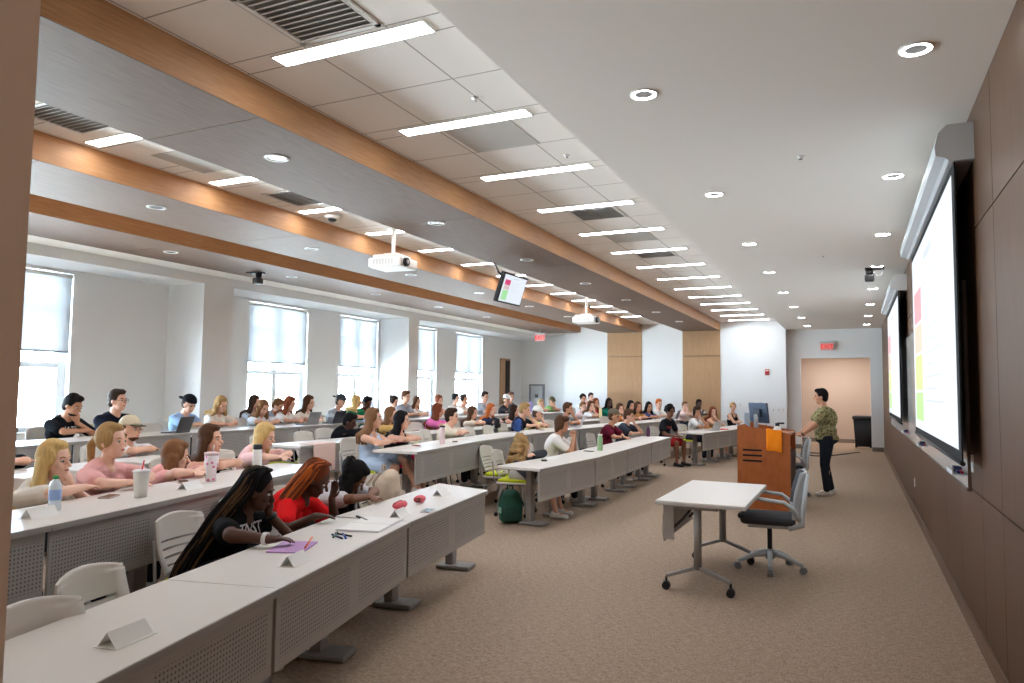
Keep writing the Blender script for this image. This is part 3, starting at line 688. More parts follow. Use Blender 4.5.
# ------------------------------------------------------------------ student chairs
def make_student_chair():
    r = empty('student_chair', (0, 0, 0), 0, 'x', 'chair')
    mb = MB()   # seat shell
    mb.box((0.0, 0, 0.425), (0.46, 0.46, 0.022), bev=0.01); mb.build('seat_shell', CHAIRW, r)
    mb = MB(); mb.box((0.01, 0, 0.455), (0.42, 0.42, 0.045), bev=0.02); mb.build('seat_cushion', YGREEN, r, True)
    # curved back with slots
    bm = MB(); nx, nz = 9, 23; W = 0.45
    def P(i, j, off):
        s = -1 + 2 * i / (nx - 1); v = j / (nz - 1); w = W * (0.94 + 0.06 * math.sin(v * PI)) / 2 * (1 - 0.05 * v)
        z = 0.50 + 0.34 * v - 0.03 * s * s * (v > 0.9)
        x = -0.21 - 0.10 * v - 0.02 * math.sin(v * PI) + 0.045 * s * s
        return V((x - off, s * w, z))
    for off in (0, 0.014):
        g = [[bm.bm.verts.new(P(i, j, off)) for j in range(nz)] for i in range(nx)]
        for i in range(nx - 1):
            for j in range(nz - 1):
                if j in (2, 5, 8, 11) and 1 <= i <= nx - 3: continue
                q = [g[i][j], g[i + 1][j], g[i + 1][j + 1], g[i][j + 1]]
                if off: q.reverse()
                f = bm.bm.faces.new(q); f.smooth = True
        if off == 0: g0 = g
    for i in range(nx - 1):
        for j in (0, nz - 1): bm.bm.faces.new((g0[i][j], g0[i + 1][j], g[i + 1][j], g[i][j]))
    for j in range(nz - 1):
        for i in (0, nx - 1): bm.bm.faces.new((g0[i][j], g0[i][j + 1], g[i][j + 1], g[i][j]))
    bm.build('backrest', CHAIRW, r)
    for s in (-1, 1):
        MB().tube([(0.2, s * 0.2, 0.41), (-0.2, s * 0.22, 0.41), (-0.235, s * 0.225, 0.46), (-0.265, s * 0.215, 0.7)], 0.011, 8).build('side_frame', STEEL, r)
        for e in (-1, 1):
            MB().tube([(e * 0.14, s * 0.2, 0.41), (e * 0.2, s * 0.24, 0.055)], 0.011, 8).build('leg', STEEL, r)
            c = MB(); c.cyl((e * 0.2 - 0.0, s * 0.24 - 0.014, 0.027), (e * 0.2, s * 0.24 + 0.014, 0.027), 0.027, n=12); c.build('caster', BLACKP, r)
    return r
CHAIR0 = make_student_chair(); CH = {'used': False}
def chair(x, y, fz, yaw, label, group='white student chairs'):
    if not CH['used']:
        CH['used'] = True; CHAIR0.location = (x, y, fz); CHAIR0.rotation_euler = (0, 0, yaw); CHAIR0['label'] = label; CHAIR0['group'] = group; return CHAIR0
    return dup(CHAIR0, (x, y, fz), yaw, label, group)

# ------------------------------------------------------------------ people
def remesh(mb, voxel, smooth=3):
    me = bpy.data.meshes.new('tmp'); mb.bm.to_mesh(me); mb.bm.free()
    o = bpy.data.objects.new('tmp', me); COL.objects.link(o)
    md = o.modifiers.new('r', 'REMESH'); md.mode = 'VOXEL'; md.voxel_size = voxel; md.use_smooth_shade = True
    if smooth:
        sm = o.modifiers.new('s', 'SMOOTH'); sm.iterations = smooth; sm.factor = 0.5
    dg = bpy.context.evaluated_depsgraph_get(); r = bpy.data.meshes.new_from_object(o.evaluated_get(dg))
    bpy.data.objects.remove(o); bpy.data.meshes.remove(me); return r
def skinmat(c):
    return mat('skin_%d_%d_%d' % c, c, 0.5, spec=0.35, noise=(14, 0.06))
def clothmat(c):
    return mat('cloth_%d_%d_%d' % c, c, 0.9, spec=0.1, noise=(25, 0.08), bump=(22, 0.35))
def hairmat(c, c2=None):
    n = 'hair_%d_%d_%d' % c
    if n in MATS: return MATS[n]
    m = mat(n, c, 0.72, spec=0.12, noise=(30, 0.35, (3, 3, 0.4)), bump=(60, 0.3)); return m
SKIN = {'pale': (232, 186, 162), 'fair': (222, 172, 146), 'tan': (196, 142, 112), 'brown': (122, 80, 58), 'dark': (84, 52, 38)}
HAIR = {'blonde': (206, 172, 112), 'dkblonde': (166, 132, 88), 'ltbrown': (124, 88, 60), 'brown': (84, 56, 38), 'dkbrown': (50, 34, 26), 'black': (22, 18, 18), 'ginger': (176, 92, 42), 'auburn': (120, 62, 38), 'copper': (160, 72, 26)}
EYEW = mat('eye_white', (186, 180, 175), 0.5, spec=0.2); LIPD = mat('lip_dark', (120, 60, 52), 0.5); LIPF = mat('lip_rose', (190, 110, 102), 0.5)
IRIS = mat('iris_dark', (40, 26, 20), 0.2)
SHOEW = mat('white_shoe', (225, 222, 218), 0.6); SHOEB = mat('dark_shoe', (28, 28, 30), 0.6)

def ik(S, T, a, b, pole):
    S, T = V(S), V(T); d = T - S; L = d.length
    if L > (a + b) * 0.985: T = S + d.normalized() * (a + b) * 0.985; d = T - S; L = d.length
    L = max(L, abs(a - b) + 0.02); n = d.normalized()
    x = (a * a - b * b + L * L) / (2 * L); h = math.sqrt(max(0, a * a - x * x))
    p = V(pole); p = (p - n * p.dot(n)); p = p.normalized() if p.length > 1e-5 else n.orthogonal().normalized()
    return S + n * x + p * h, T

def hand_prims(mb, W, d, palm_n, side, curl, k=1.0, fr=0.0088):
    """hand from wrist W along d; palm normal palm_n; side +-1 = thumb direction along (palm_n x d)*side"""
    d = V(d).normalized(); n = V(palm_n); n = (n - d * n.dot(d)).normalized(); l = n.cross(d).normalized() * side
    M = Matrix((d, l, n)).transposed()
    mb.ell(W + d * 0.045 * k, (0.052 * k, 0.038 * k, 0.017 * k), M, 12)
    mb.cap(W - d * 0.015 * k, W + d * 0.03 * k, 0.024 * k, 0.026 * k)
    fl = (0.066, 0.075, 0.07, 0.055)
    for i in range(4):
        o = W + d * (0.083 - 0.004 * abs(i - 1)) * k + l * (0.030 - 0.0205 * i) * k
        ang = 0; p = o; seg = (0.42, 0.32, 0.26)
        for q in range(3):
            ang += curl * (0.55, 0.95, 0.7)[q]
            dv = d * math.cos(ang) + n * math.sin(ang) + l * (0.10 - 0.07 * i) * (1 - curl * 0.5)
            p2 = p + dv.normalized() * fl[i] * seg[q] * k
            mb.cap(p, p2, fr * (1.05 - 0.08 * q) * k, fr * (1.0 - 0.09 * q) * k, 8); p = p2
    b = W + d * 0.022 * k + l * 0.026 * k
    t1 = b + (l * 0.75 + d * 0.65 + n * 0.25).normalized() * 0.036 * k; t2 = t1 + (d * 0.9 + l * (0.35 - 0.3 * curl) + n * 0.35 * curl).normalized() * 0.032 * k
    mb.cap(b, t1, 0.0125 * k, 0.0105 * k, 8); mb.cap(t1, t2, 0.0105 * k, 0.0085 * k, 8)

def person(d):
    """d: dict of a seated (or standing) figure; head = world position of the head centre"""
    H = V(d['head']); fz = d.get('fz', 0.0); phi = d['yaw']; vox = d.get('vox', 0.012)
    Fw = V((math.cos(phi), math.sin(phi), 0)); Lf = V((-Fw.y, Fw.x, 0)); Z = V((0, 0, 1))
    hy = d.get('hyaw', phi); hp = d.get('pitch', 0.1); hr = d.get('roll', 0.0)
    k = d.get('k', 1.0); stout = d.get('stout', 1.0); male = d.get('male', False)
    stand = d.get('stand', False)
    hf = V((math.cos(hy) * math.cos(hp), math.sin(hy) * math.cos(hp), -math.sin(hp)))
    hl = V((-math.sin(hy), math.cos(hy), 0)); hu = hf.cross(hl)
    if hr:
        q = Quaternion(hf, hr); hl = q @ hl; hu = q @ hu
    HM = Matrix((hf, hl, hu)).transposed()
    hd = lambda a, b, c: H + (hf * a + hl * b + hu * c) * k
    # torso
    hipz = (0.92 if stand else 0.53) * (k if stand else 1.0)
    NB = H - hu * 0.135 * k - hf * 0.035 * k - Z * 0.05 * k          # base of the neck
    dz = NB.z - (fz + hipz)
    TL = d.get('torso', 0.50) * k
    lean = 0.04 if stand else math.sqrt(max(0.0006, TL * TL - dz * dz)) if dz < TL else 0.02
    lean = min(lean, d.get('lean', 0.12))
    P = NB - Fw * lean; P.z = fz + hipz
    if 'px' in d: P += Fw * d['px']
    sd = (NB - P).normalized(); bk = Lf.cross(sd).normalized() * -1  # points forward/up normal to the spine
    if bk.dot(Fw) < 0: bk = -bk
    tw = d.get('twist', 0.0)
    sl = (Lf * math.cos(tw) + sd.cross(Lf) * math.sin(tw)).normalized()
    sw = (0.172 if male else 0.152) * k * d.get('sw', 1.0)
    C = P + (NB - P) * 0.62 - bk * (0.02 + 0.04 * min(1, lean / 0.3))
    TM = lambda a, b, c: Matrix((a, b, c)).transposed()
    CM = TM(bk, sl, sd)
    g = 1.0 + (stout - 1.0)
    # arms
    arms = {}
    deskz = fz + 0.755
    for s, key in ((1, 'L'), (-1, 'R')):
        S = NB - sd * 0.045 * k + sl * s * sw - bk * 0.0
        pose = d.get(key, 'desk'); ua, fa = 0.285 * k, 0.25 * k
        hd_dir = None; pn = -Z; curl = 0.35
        if isinstance(pose, tuple): pose, tgt = pose[0], V(pose[1])
        else: tgt = None
        pole = -Z * 0.7 + sl * s * 0.9 - Fw * 0.2
        if pose == 'desk':
            T = tgt if tgt else V((NB.x, NB.y, 0)) + Fw * 0.25 * k + Lf * s * 0.02
            if not tgt: T.z = deskz + 0.03
            hd_dir = (Fw * 0.8 - Lf * s * 0.6)
        elif pose == 'cross':
            T = V((NB.x, NB.y, 0)) + Fw * (0.17 if s > 0 else 0.22) * k - Lf * s * 0.07; T.z = deskz + (0.045 if s > 0 else 0.05)
            hd_dir = (-Lf * s); pole = -Z * 0.55 + sl * s * 1.0 - Fw * 0.15
        elif pose == 'fold':          # arms folded against the belly
            T = C + bk * 0.17 * k - sl * s * 0.12 * k - sd * (0.10 if s > 0 else 0.07); hd_dir = -sl * s; pole = -Z + sl * s * 0.7; pn = -bk
        elif pose == 'chin':
            T = tgt if tgt else hd(0.10, s * 0.04, -0.165); hd_dir = (H + hf * 0.07 + Z * 0.0 - T); pole = -Z * 0.6 + Fw * 0.9 + sl * s * 0.25; pn = -hf; curl = 1.0
        elif pose == 'cheek':
            T = hd(0.10, s * 0.075, -0.12); hd_dir = hu * 0.9 - hf * 0.35; pole = -Z * 0.55 + Fw * 1.1 + sl * s * 0.25; pn = -hl * s; curl = 0.5
        elif pose == 'mouth':
            T = hd(0.12, s * 0.03, -0.125); hd_dir = hu * 0.8 - hf * 0.3; pole = -Z * 0.7 + Fw * 0.7 + sl * s * 0.4; pn = -hf; curl = 1.1
        elif pose == 'brow':
            T = tgt if tgt else hd(0.16, s * 0.05, -0.06); hd_dir = hu * 0.9 - hf * 0.25; pole = -Z + Fw * 0.5 + sl * s * 0.3; pn = -sl * s - hf * 0.35; curl = 0.25
        elif pose == 'clasp':
            T = hd(0.2, s * 0.03, -0.16); hd_dir = Z * 0.8 - Lf * s * 0.3 - Fw * 0.2; pole = -Z + Fw * 0.2 + sl * s * 0.5; pn = -Lf * s; curl = 0.9
        elif pose == 'lap':
            T = P + Fw * 0.32 + Lf * s * 0.06 + Z * 0.12; hd_dir = Fw; pn = -Z
        else:                         # standing, hand forward at the waist / hanging
            T = tgt; hd_dir = d.get('hdir', Fw)
        E, T = ik(S, T, ua, fa, pole)
        if pose in ('desk', 'cross') and E.z < deskz + 0.03 and (V((E.x, E.y, 0)) - V((NB.x, NB.y, 0))).dot(Fw) > 0.12: E.z = deskz + 0.045
        if hd_dir.length < 0.01: hd_dir = (T - E)
        arms[s] = (S, E, T, hd_dir, pn, curl)
    # legs
    legs = {}
    for s in (1, -1):
        hj = P + Lf * s * 0.095 * k * (0.9 + 0.1 * g) + (Z * 0 if stand else V((0, 0, -0.005)))
        if stand:
            kn = V((hj.x, hj.y, fz + 0.49 * k)) + Fw * (0.05 if s > 0 else 0.02) + Lf * s * 0.02; an = V((hj.x, hj.y, fz + 0.09)) + Fw * (0.02 if s > 0 else -0.06) + Lf * s * 0.03; td = Fw
        else:
            sp = d.get('spread', 0.05); kn = hj + Fw * 0.43 * k + Lf * s * sp; kn.z = fz + 0.51
            fo = d.get('feet', 0.0); an = kn + Fw * (0.0 + fo) + Lf * s * d.get('footspread', 0.0); an.z = fz + 0.09; td = Fw
            if d.get('crossed') and s > 0:
                kn.z += 0.1; kn -= Lf * 0.08; an = kn + Fw * 0.26 - Lf * 0.12 - Z * 0.33
        legs[s] = (hj, kn, an, td)
    # ---- body, one continuous surface
    mb = MB()
    mb.ell(hd(-0.012, 0, 0.022), (0.096 * k, 0.077 * k, 0.108 * k), HM, 18)
    mb.ell(hd(0.03, 0, -0.055), (0.058 * k, 0.056 * k, 0.062 * k), HM, 14)
    mb.ell(hd(0.058, 0, -0.088), (0.027 * k, 0.03 * k, 0.022 * k), HM, 10)
    mb.ell(hd(0.072, 0, 0.028), (0.018 * k, 0.05 * k, 0.014 * k), HM, 10)
    mb.cap(hd(0.083, 0, 0.012), hd(0.108, 0, -0.022), 0.008 * k, 0.0135 * k, 8)
    for s in (-1, 1):
        mb.ell(hd(0.058, s * 0.036, -0.02), (0.024 * k, 0.022 * k, 0.024 * k), HM, 10)
        mb.ell(hd(-0.008, s * 0.079, -0.008), (0.018 * k, 0.009 * k, 0.03 * k), HM, 10)
    mb.ell(hd(0.083, 0, -0.052), (0.012 * k, 0.022 * k, 0.009 * k), HM, 8)
    mb.cap(hd(-0.02, 0, -0.06), NB + Z * 0.0, (0.052 if male else 0.044) * k, (0.062 if male else 0.05) * k, 14)
    mb.cap(NB - sd * 0.02, C, 0.07 * k, 0.1 * k)
    mb.ell(C + sd * 0.02, (0.105 * k * g, sw * 0.93 * (0.85 + 0.15 * g), 0.19 * k), CM, 16)
    mb.ell(P + (C - P) * 0.35 + bk * 0.01 * g, (0.10 * k * g, 0.135 * k * g, 0.16 * k), CM, 16)
    mb.ell(P, (0.115 * k * g, 0.16 * k * (0.6 + 0.4 * g), 0.12 * k), TM(Fw, Lf, Z), 14)
    if not male:
        for s in (-1, 1): mb.ell(C + sd * 0.045 + bk * 0.075 * g + sl * s * 0.068, (0.06 * k * g, 0.06 * k, 0.06 * k), CM, 12)
    aw = 1.0 + (g - 1) * 0.9
    for s in (1, -1):
        S, E, T, hdir, pn, curl = arms[s]
        mb.cap(NB - sd * 0.02 + sl * s * 0.05, S, 0.05 * k, 0.052 * k * aw)
        mb.cap(S, E, 0.050 * k * aw, 0.038 * k * aw, 12); mb.cap(E, T, 0.039 * k * aw, 0.026 * k, 12)
        th = 1 if (V(pn).cross(hdir)).dot(sl * -s) > 0 else -1
        hand_prims(mb, T, hdir, pn, th, curl, k * (1.0 if male else 0.9), d.get('fr', 0.0088))
        hj, kn, an, td = legs[s]
        mb.cap(hj, kn, 0.088 * k * (0.7 + 0.3 * g), 0.056 * k, 12); mb.cap(kn, an, 0.053 * k, 0.034 * k, 12)
        c = kn + (an - kn) * 0.3 - Fw * 0.02; mb.ell(c, (0.05 * k, 0.048 * k, 0.1 * k), None, 10)
        mb.cap(an - Z * 0.03, an + td * 0.12 - Z * 0.05, 0.035, 0.026, 8)
    root = link('person', remesh(mb, vox), None)
    root.data.materials.clear(); root.data.materials.append(skinmat(SKIN[d['skin']]))
    tag(root, d['label'], 'person', d.get('group'))
    def part(name, mb, m, v=None, sm=3):
        me = remesh(mb, v or vox, sm); me.materials.clear(); me.materials.append(m); return link(name, me, root)
    # ---- shirt
    top = d.get('top', 'tee'); tc = clothmat(d['topc']); e = 0.014
    mb = MB()
    if top != 'tank':
        mb.cap(NB - sd * 0.035 - bk * 0.012, C, 0.072 * k + e, 0.1 * k + e)
    mb.ell(C + sd * (0.02 if top != 'tank' else -0.015), ((0.105 * g) * k + e, sw * 0.93 * (0.85 + 0.15 * g) + e * (1 if top != 'tank' else 0.2), (0.19 if top != 'tank' else 0.15) * k), CM, 16)
    mb.ell(P + (C - P) * 0.35 + bk * 0.01 * g, (0.10 * k * g + e + 0.008, 0.135 * k * g + e + 0.008, 0.17 * k), CM, 16)
    mb.ell(P + Z * 0.0, (0.115 * k * g + e, 0.16 * k * (0.6 + 0.4 * g) + e, 0.10 * k), TM(Fw, Lf, Z), 14)
    if not male:
        for s in (-1, 1): mb.ell(C + sd * 0.045 + bk * 0.077 * g + sl * s * 0.068, (0.06 * k * g + e * 0.8, 0.06 * k + e * 0.8, 0.06 * k + e * 0.6), CM, 12)
    for s in (1, -1):
        S, E, T = arms[s][:3]
        if top == 'tank':
            mb.tube([C + sd * 0.10 + bk * 0.085 * g + sl * s * 0.085, NB - sd * 0.01 + sl * s * 0.095 + bk * 0.055, NB + sd * 0.018 + sl * s * 0.10, C + sd * 0.1 - bk * 0.1 + sl * s * 0.08], 0.016, 8); continue
        mb.cap(NB - sd * 0.025 + sl * s * 0.06, S, 0.052 * k + e, 0.052 * k * aw + e)
        fr_ = {'tee': 0.62, 'long': 1.0, 'cap': 0.3}[top]
        mb.cap(S, S + (E - S) * fr_, 0.050 * k * aw + e, (0.045 * k * aw + e * 1.5) if top != 'long' else 0.039 * k * aw + e, 12)
        if top == 'long': mb.cap(E, E + (T - E) * 0.9, 0.040 * k * aw + e, 0.028 * k + e, 12)
    if d.get('dress'):
        for s in (1, -1):
            hj, kn = legs[s][:2]; mb.cap(hj, hj + (kn - hj) * 0.75, 0.088 * k + 0.022, 0.075 * k + 0.02, 12)
    shirt = part({'tank': 'tank_top', 'tee': 'shirt', 'long': 'long_sleeved_top', 'cap': 'shirt'}[top] if not d.get('dress') else 'dress', mb, tc)
    # ---- lower clothing
    if not d.get('dress'):
        bt = d.get('bottom', 'long'); mb = MB()
        mb.ell(P - Z * 0.01, (0.115 * k * g + 0.010, 0.16 * k * (0.6 + 0.4 * g) + 0.010, 0.11 * k), TM(Fw, Lf, Z), 14)
        for s in (1, -1):
            hj, kn, an = legs[s][:3]; f = 0.8 if bt == 'short' else 1.0
            mb.cap(hj, hj + (kn - hj) * f, 0.088 * k * (0.7 + 0.3 * g) + 0.014, (0.056 * k + 0.018) if bt == 'long' else 0.09 * k, 12)
            if bt == 'long': mb.cap(kn, an + Z * 0.02, 0.053 * k + 0.016, 0.034 * k + 0.022, 12)
        part('trousers' if bt == 'long' else 'shorts', mb, clothmat(d.get('botc', (40, 42, 52))), max(vox, 0.014))
    for s in (1, -1):
        an, td = legs[s][2:]; mb = MB(); q = an - Z * 0.055
        mb.cap(q - td * 0.045 + Z * 0.01, q + td * 0.14 - Z * 0.004, 0.04, 0.034, 10); mb.cap(q - td * 0.03 + Z * 0.03, q + td * 0.03 + Z * 0.02, 0.042, 0.036, 10)
        so = part('shoe', mb, SHOEW if d.get('shoe', 'w') == 'w' else SHOEB, 0.014)
    # ---- face
    m = d.get('face', True)
    for s in (-1, 1):
        e1 = MB(); e1.ell(hd(0.0745, s * 0.032, 0.008), (0.0115 * k, 0.0145 * k, 0.0085 * k), HM, 10); eo = e1.build('eye', EYEW if vox < 0.0105 else IRIS, root)
        if vox < 0.0105:
            e2 = MB(); e2.ell(hd(0.0825, s * 0.032, 0.007), (0.005 * k, 0.0068 * k, 0.0072 * k), HM, 8); e2.build('iris', IRIS, eo)
        b = MB(); b.tube([hd(0.085, s * 0.016, 0.029), hd(0.084, s * 0.034, 0.034), hd(0.071, s * 0.05, 0.028)], [0.003, 0.0045, 0.003], 6); b.build('eyebrow', hairmat(HAIR[d['hairc']] if d['hairc'] not in ('blonde',) else HAIR['dkblonde']), root)
    l_ = MB(); l_.ell(hd(0.0895, 0, -0.052), (0.0075 * k, 0.0215 * k, 0.0075 * k), HM, 10); l_.build('mouth', LIPD if d['skin'] in ('dark', 'brown') else LIPF, root)
    # ---- hair
    hs = d.get('hair', 'short'); hm = hairmat(HAIR[d['hairc']])
    mb = MB(); back = -V((hf.x, hf.y, 0)).normalized(); rv = max(vox, 0.009)
    if d.get('hat'):
        mb.ell(hd(-0.03, 0, 0.01), (0.09 * k, 0.084 * k, 0.095 * k), HM, 18)
        if hs == 'mop': mb.ell(hd(-0.05, 0, -0.04), (0.06 * k, 0.088 * k, 0.075 * k), HM, 14)
        hs = 'under_' + hs
    else:
        mb.ell(hd(-0.026, 0, 0.036), (0.099 * k, 0.087 * k, 0.113 * k), HM, 18)
    if hs == 'short':
        mb.ell(hd(-0.055, 0, -0.02), (0.06 * k, 0.075 * k, 0.07 * k), HM, 12)
        mb.ell(hd(0.03, 0, 0.108), (0.06 * k, 0.062 * k, 0.036 * k), HM, 12)
    elif hs == 'mop':
        mb.ell(hd(0.04, 0, 0.1), (0.065 * k, 0.08 * k, 0.045 * k), HM, 12)
        for s in (-1, 1): mb.ell(hd(-0.01, s * 0.075, 0.0), (0.055 * k, 0.026 * k, 0.07 * k), HM, 12)
        mb.ell(hd(-0.06, 0, -0.05), (0.055 * k, 0.08 * k, 0.08 * k), HM, 12)
    elif hs == 'curly' or hs == 'afro':
        rng = random.Random(int(abs(H.x * 1000))); R_ = 0.125 if hs == 'afro' else 0.108
        for i in range(46):
            t = rng.random() * 2 * PI; z = rng.uniform(-0.25, 1); q = math.sqrt(max(0, 1 - z * z))
            if math.cos(t) * q > 0.62 and z < 0.55: continue
            mb.ell(hd(-0.02 + math.cos(t) * q * R_ * 0.85, math.sin(t) * q * R_ * 0.8, 0.04 + z * R_), (0.03 * k,) * 3, None, 8)
    if hs in ('long', 'longcurly', 'halfup', 'pony', 'bun'):
        for s in (-1, 1):
            mb.ell(hd(0.0, s * 0.071, 0.03), (0.055 * k, 0.02 * k, 0.065 * k), HM, 10)
        mb.ell(hd(0.012, 0, 0.105), (0.065 * k, 0.06 * k, 0.035 * k), HM, 10)
    if hs in ('long', 'longcurly', 'halfup'):
        ln = d.get('hlen', 0.34); rng = random.Random(int(abs(H.y * 977)))
        tl = (NB - C).normalized()
        for i in range(9):
            a = (i / 8.0 - 0.5) * 2.7 + PI               # around the back of the head
            st = hd(math.cos(a) * 0.075, math.sin(a) * 0.082, -0.0)
            outw = (hf * math.cos(a) + hl * math.sin(a)); outw.z = 0
            p1 = st - Z * 0.12 * k + outw * 0.012; p2 = p1 - Z * (ln - 0.14) * 0.55 + back * 0.03 + outw * 0.03; p3 = p2 - Z * (ln - 0.14) * 0.45 - sd * 0.02 + outw * 0.0
            # keep the fall outside the torso
            for _p in (p2, p3):
                rel = _p - C; dd = rel - sd * rel.dot(sd)
                lim = 0.145 * g if abs(rel.dot(sd)) < 0.24 else 0.09
                if dd.length < lim and dd.length > 1e-4: _p += dd.normalized() * (lim - dd.length)
            pts = [st, p1, p2, p3]
            if hs == 'longcurly':
                pts = [st] + [p + V((rng.uniform(-1, 1), rng.uniform(-1, 1), 0)) * 0.018 for p in (p1, (p1 + p2) / 2, p2, p3)]
            rr = [0.034, 0.036, 0.03, 0.016] if len(pts) == 4 else [0.034, 0.04, 0.04, 0.036, 0.024]
            for (a_, b_), (ra, rb) in zip(zip(pts[:-1], pts[1:]), zip(rr[:-1], rr[1:])): mb.cap(a_, b_, ra * k, rb * k, 8)
    if hs == 'longcurly' and vox < 0.011:
        for i in range(110):
            a = PI + rng.uniform(-1.5, 1.5); zz = rng.uniform(-ln * 0.75, 0.13)
            rad = 0.098 * math.sqrt(max(0.05, 1 - (max(0, zz) / 0.15) ** 2)) + (0.02 if zz < 0 else 0)
            q = H + V(((hf * math.cos(a) + hl * math.sin(a)).x, (hf * math.cos(a) + hl * math.sin(a)).y, 0)) * rad - V((hf.x, hf.y, 0)) * 0.02 + Z * (zz + 0.03)
            rel = q - C; dd = rel - sd * rel.dot(sd)
            if rel.dot(sd) < 0.2 and dd.length < 0.14: q += dd.normalized() * (0.14 - dd.length)
            mb.ell(q, (0.024, 0.024, 0.028), None, 8)
    if hs == 'pony':
        p0 = hd(-0.115, 0, 0.035); mb.ell(p0, (0.026,) * 3)
        pts = [p0, p0 + back * 0.05 - Z * 0.06, p0 + back * 0.045 - Z * 0.17, p0 + back * 0.03 - Z * 0.26]
        for (a_, b_), (ra, rb) in zip(zip(pts[:-1], pts[1:]), ((0.026, 0.032), (0.032, 0.026), (0.026, 0.012))): mb.cap(a_, b_, ra, rb, 8)
    if hs == 'bun': mb.ell(hd(-0.11, 0, 0.08), (0.048 * k, 0.045 * k, 0.045 * k), HM, 12)
    if hs == 'halfup':
        mb.ell(hd(-0.10, 0, 0.03), (0.035 * k, 0.04 * k, 0.035 * k), HM, 10)
    if d.get('beard'):
        b = MB(); b.ell(hd(0.034, 0, -0.078), (0.056 * k, 0.054 * k, 0.036 * k), HM, 14); part('beard', b, hm, rv)
    if hs != 'braids' and hs != 'none': part('hair', mb, hm, rv)
    elif hs == 'braids':
        part('hair', mb, hm, rv)
        rng = random.Random(5 + int(abs(H.x * 100))); st = MB(); ln = d.get('hlen', 0.6)
        dr = d.get('drape', back * 0.55 - Z * 0.8).normalized(); N = d.get('nb', 62)
        for i in range(N):
            a = PI + (i / (N - 1.0) - 0.5) * 3.4
            cs, sn = math.cos(a), math.sin(a)
            up0 = rng.uniform(0.0, 0.10)
            crown = hd(rng.uniform(-0.03, 0.03), rng.uniform(-0.03, 0.03), 0.146)
            p1 = hd(cs * 0.085 - 0.02, sn * 0.085, 0.09 + up0 * 0.3); p2 = hd(cs * 0.112 - 0.02, sn * 0.096, 0.01)
            p3 = p2 + dr * ln * 0.28 + (back * 0.01) + hl * sn * 0.03
            p4 = p3 + dr * ln * 0.36 + hl * sn * 0.03 - Z * 0.03; L2 = ln * rng.uniform(0.26, 0.4)
            p5 = p4 + (dr * 0.6 - Z * 0.5).normalized() * L2
            j = lambda p, q: p + V((rng.uniform(-q, q), rng.uniform(-q, q), rng.uniform(-q, q) * 0.4))
            pts = [crown, j(p1, 0.004), j(p2, 0.006), j(p3, 0.014), j(p4, 0.018), j(p5, 0.02)]
            # subdivide (Catmull-Rom)
            sm = []
            for t_ in range(len(pts) - 1):
                q0, q1, q2, q3 = pts[max(0, t_ - 1)], pts[t_], pts[t_ + 1], pts[min(len(pts) - 1, t_ + 2)]
                for u in (0, 0.33, 0.67):
                    sm.append(0.5 * ((2 * q1) + (q2 - q0) * u + (2 * q0 - 5 * q1 + 4 * q2 - q3) * u * u + (3 * q1 - q0 - 3 * q2 + q3) * u ** 3))
            sm.append(pts[-1])
            st.tube(sm, [0.0085] * (len(sm) - 3) + [0.007, 0.006, 0.004], 6, mi=0 if rng.random() < 0.8 else 1)
        o = st.build('braids', [hm, hairmat(d.get('hair2', (120, 84, 48)))], root, True)
    # ---- hat
    if d.get('hat'):
        hc, bc, rev = d['hat']; sgn = -1 if rev else 1; mb = MB()
        R_ = []
        for t in range(7):
            a = t / 6.0 * PI / 2 * 0.97; R_.append([hd(-0.02 + 0.114 * math.cos(a) * math.cos(w), 0.1 * math.cos(a) * math.sin(w), 0.055 + 0.108 * math.sin(a)) for w in [2 * PI * i / 20 for i in range(20)]])
        mb.rings(R_); cp = mb.build('cap', clothmat(hc), root, True)
        br = MB(); n = 9; A = []; B_ = []
        for i in range(n):
            w = (i / (n - 1.0) - 0.5) * 2.2; c_, s_ = math.cos(w), math.sin(w)
            A.append((sgn * 0.095 * c_ - 0.022, 0.09 * s_, 0.064)); B_.append((sgn * (0.10 * c_ + 0.088 * max(0, c_) ** 0.6) - 0.022, 0.09 * s_, 0.048 - 0.0 * abs(s_)))
        for o_ in (0, 0.006):
            pass
        ringA = [hd(*p) for p in A] + [hd(*p) for p in reversed(B_)]
        br.prism(ringA, (0, 0, 0), hu * 0.007); br.build('cap_brim', clothmat(bc), cp)
    if d.get('glasses'):
        gm = MB()
        for s in (-1, 1):
            gm.tube([hd(0.098, s * 0.034 + 0.024 * math.cos(t), 0.008 + 0.019 * math.sin(t)) for t in [2 * PI * i / 12 for i in range(13)]], 0.002, 5)
            gm.tube([hd(0.095, s * 0.058, 0.012), hd(0.0, s * 0.085, 0.005)], 0.002, 5)
        gm.tube([hd(0.1, -0.01, 0.01), hd(0.1, 0.01, 0.01)], 0.002, 5); gm.build('glasses', BLACKP, root)
    for s, key in ((1, 'watchL'), (-1, 'watchR')):
        if d.get(key):
            S, E, T = arms[s][:3]; w_ = (E - T).normalized(); c = T + w_ * 0.03; u = w_.orthogonal().normalized(); q = w_.cross(u)
            ww = MB(); ww.cyl(c - w_ * 0.011, c + w_ * 0.011, 0.0345 * k, 0.036 * k, 16); ww.build('wristwatch' if d[key] == 'b' else 'bracelet', BLACKP if d[key] == 'b' else WHITEP, root)
    # ---- printed mark on the shirt front
    pr = d.get('print')
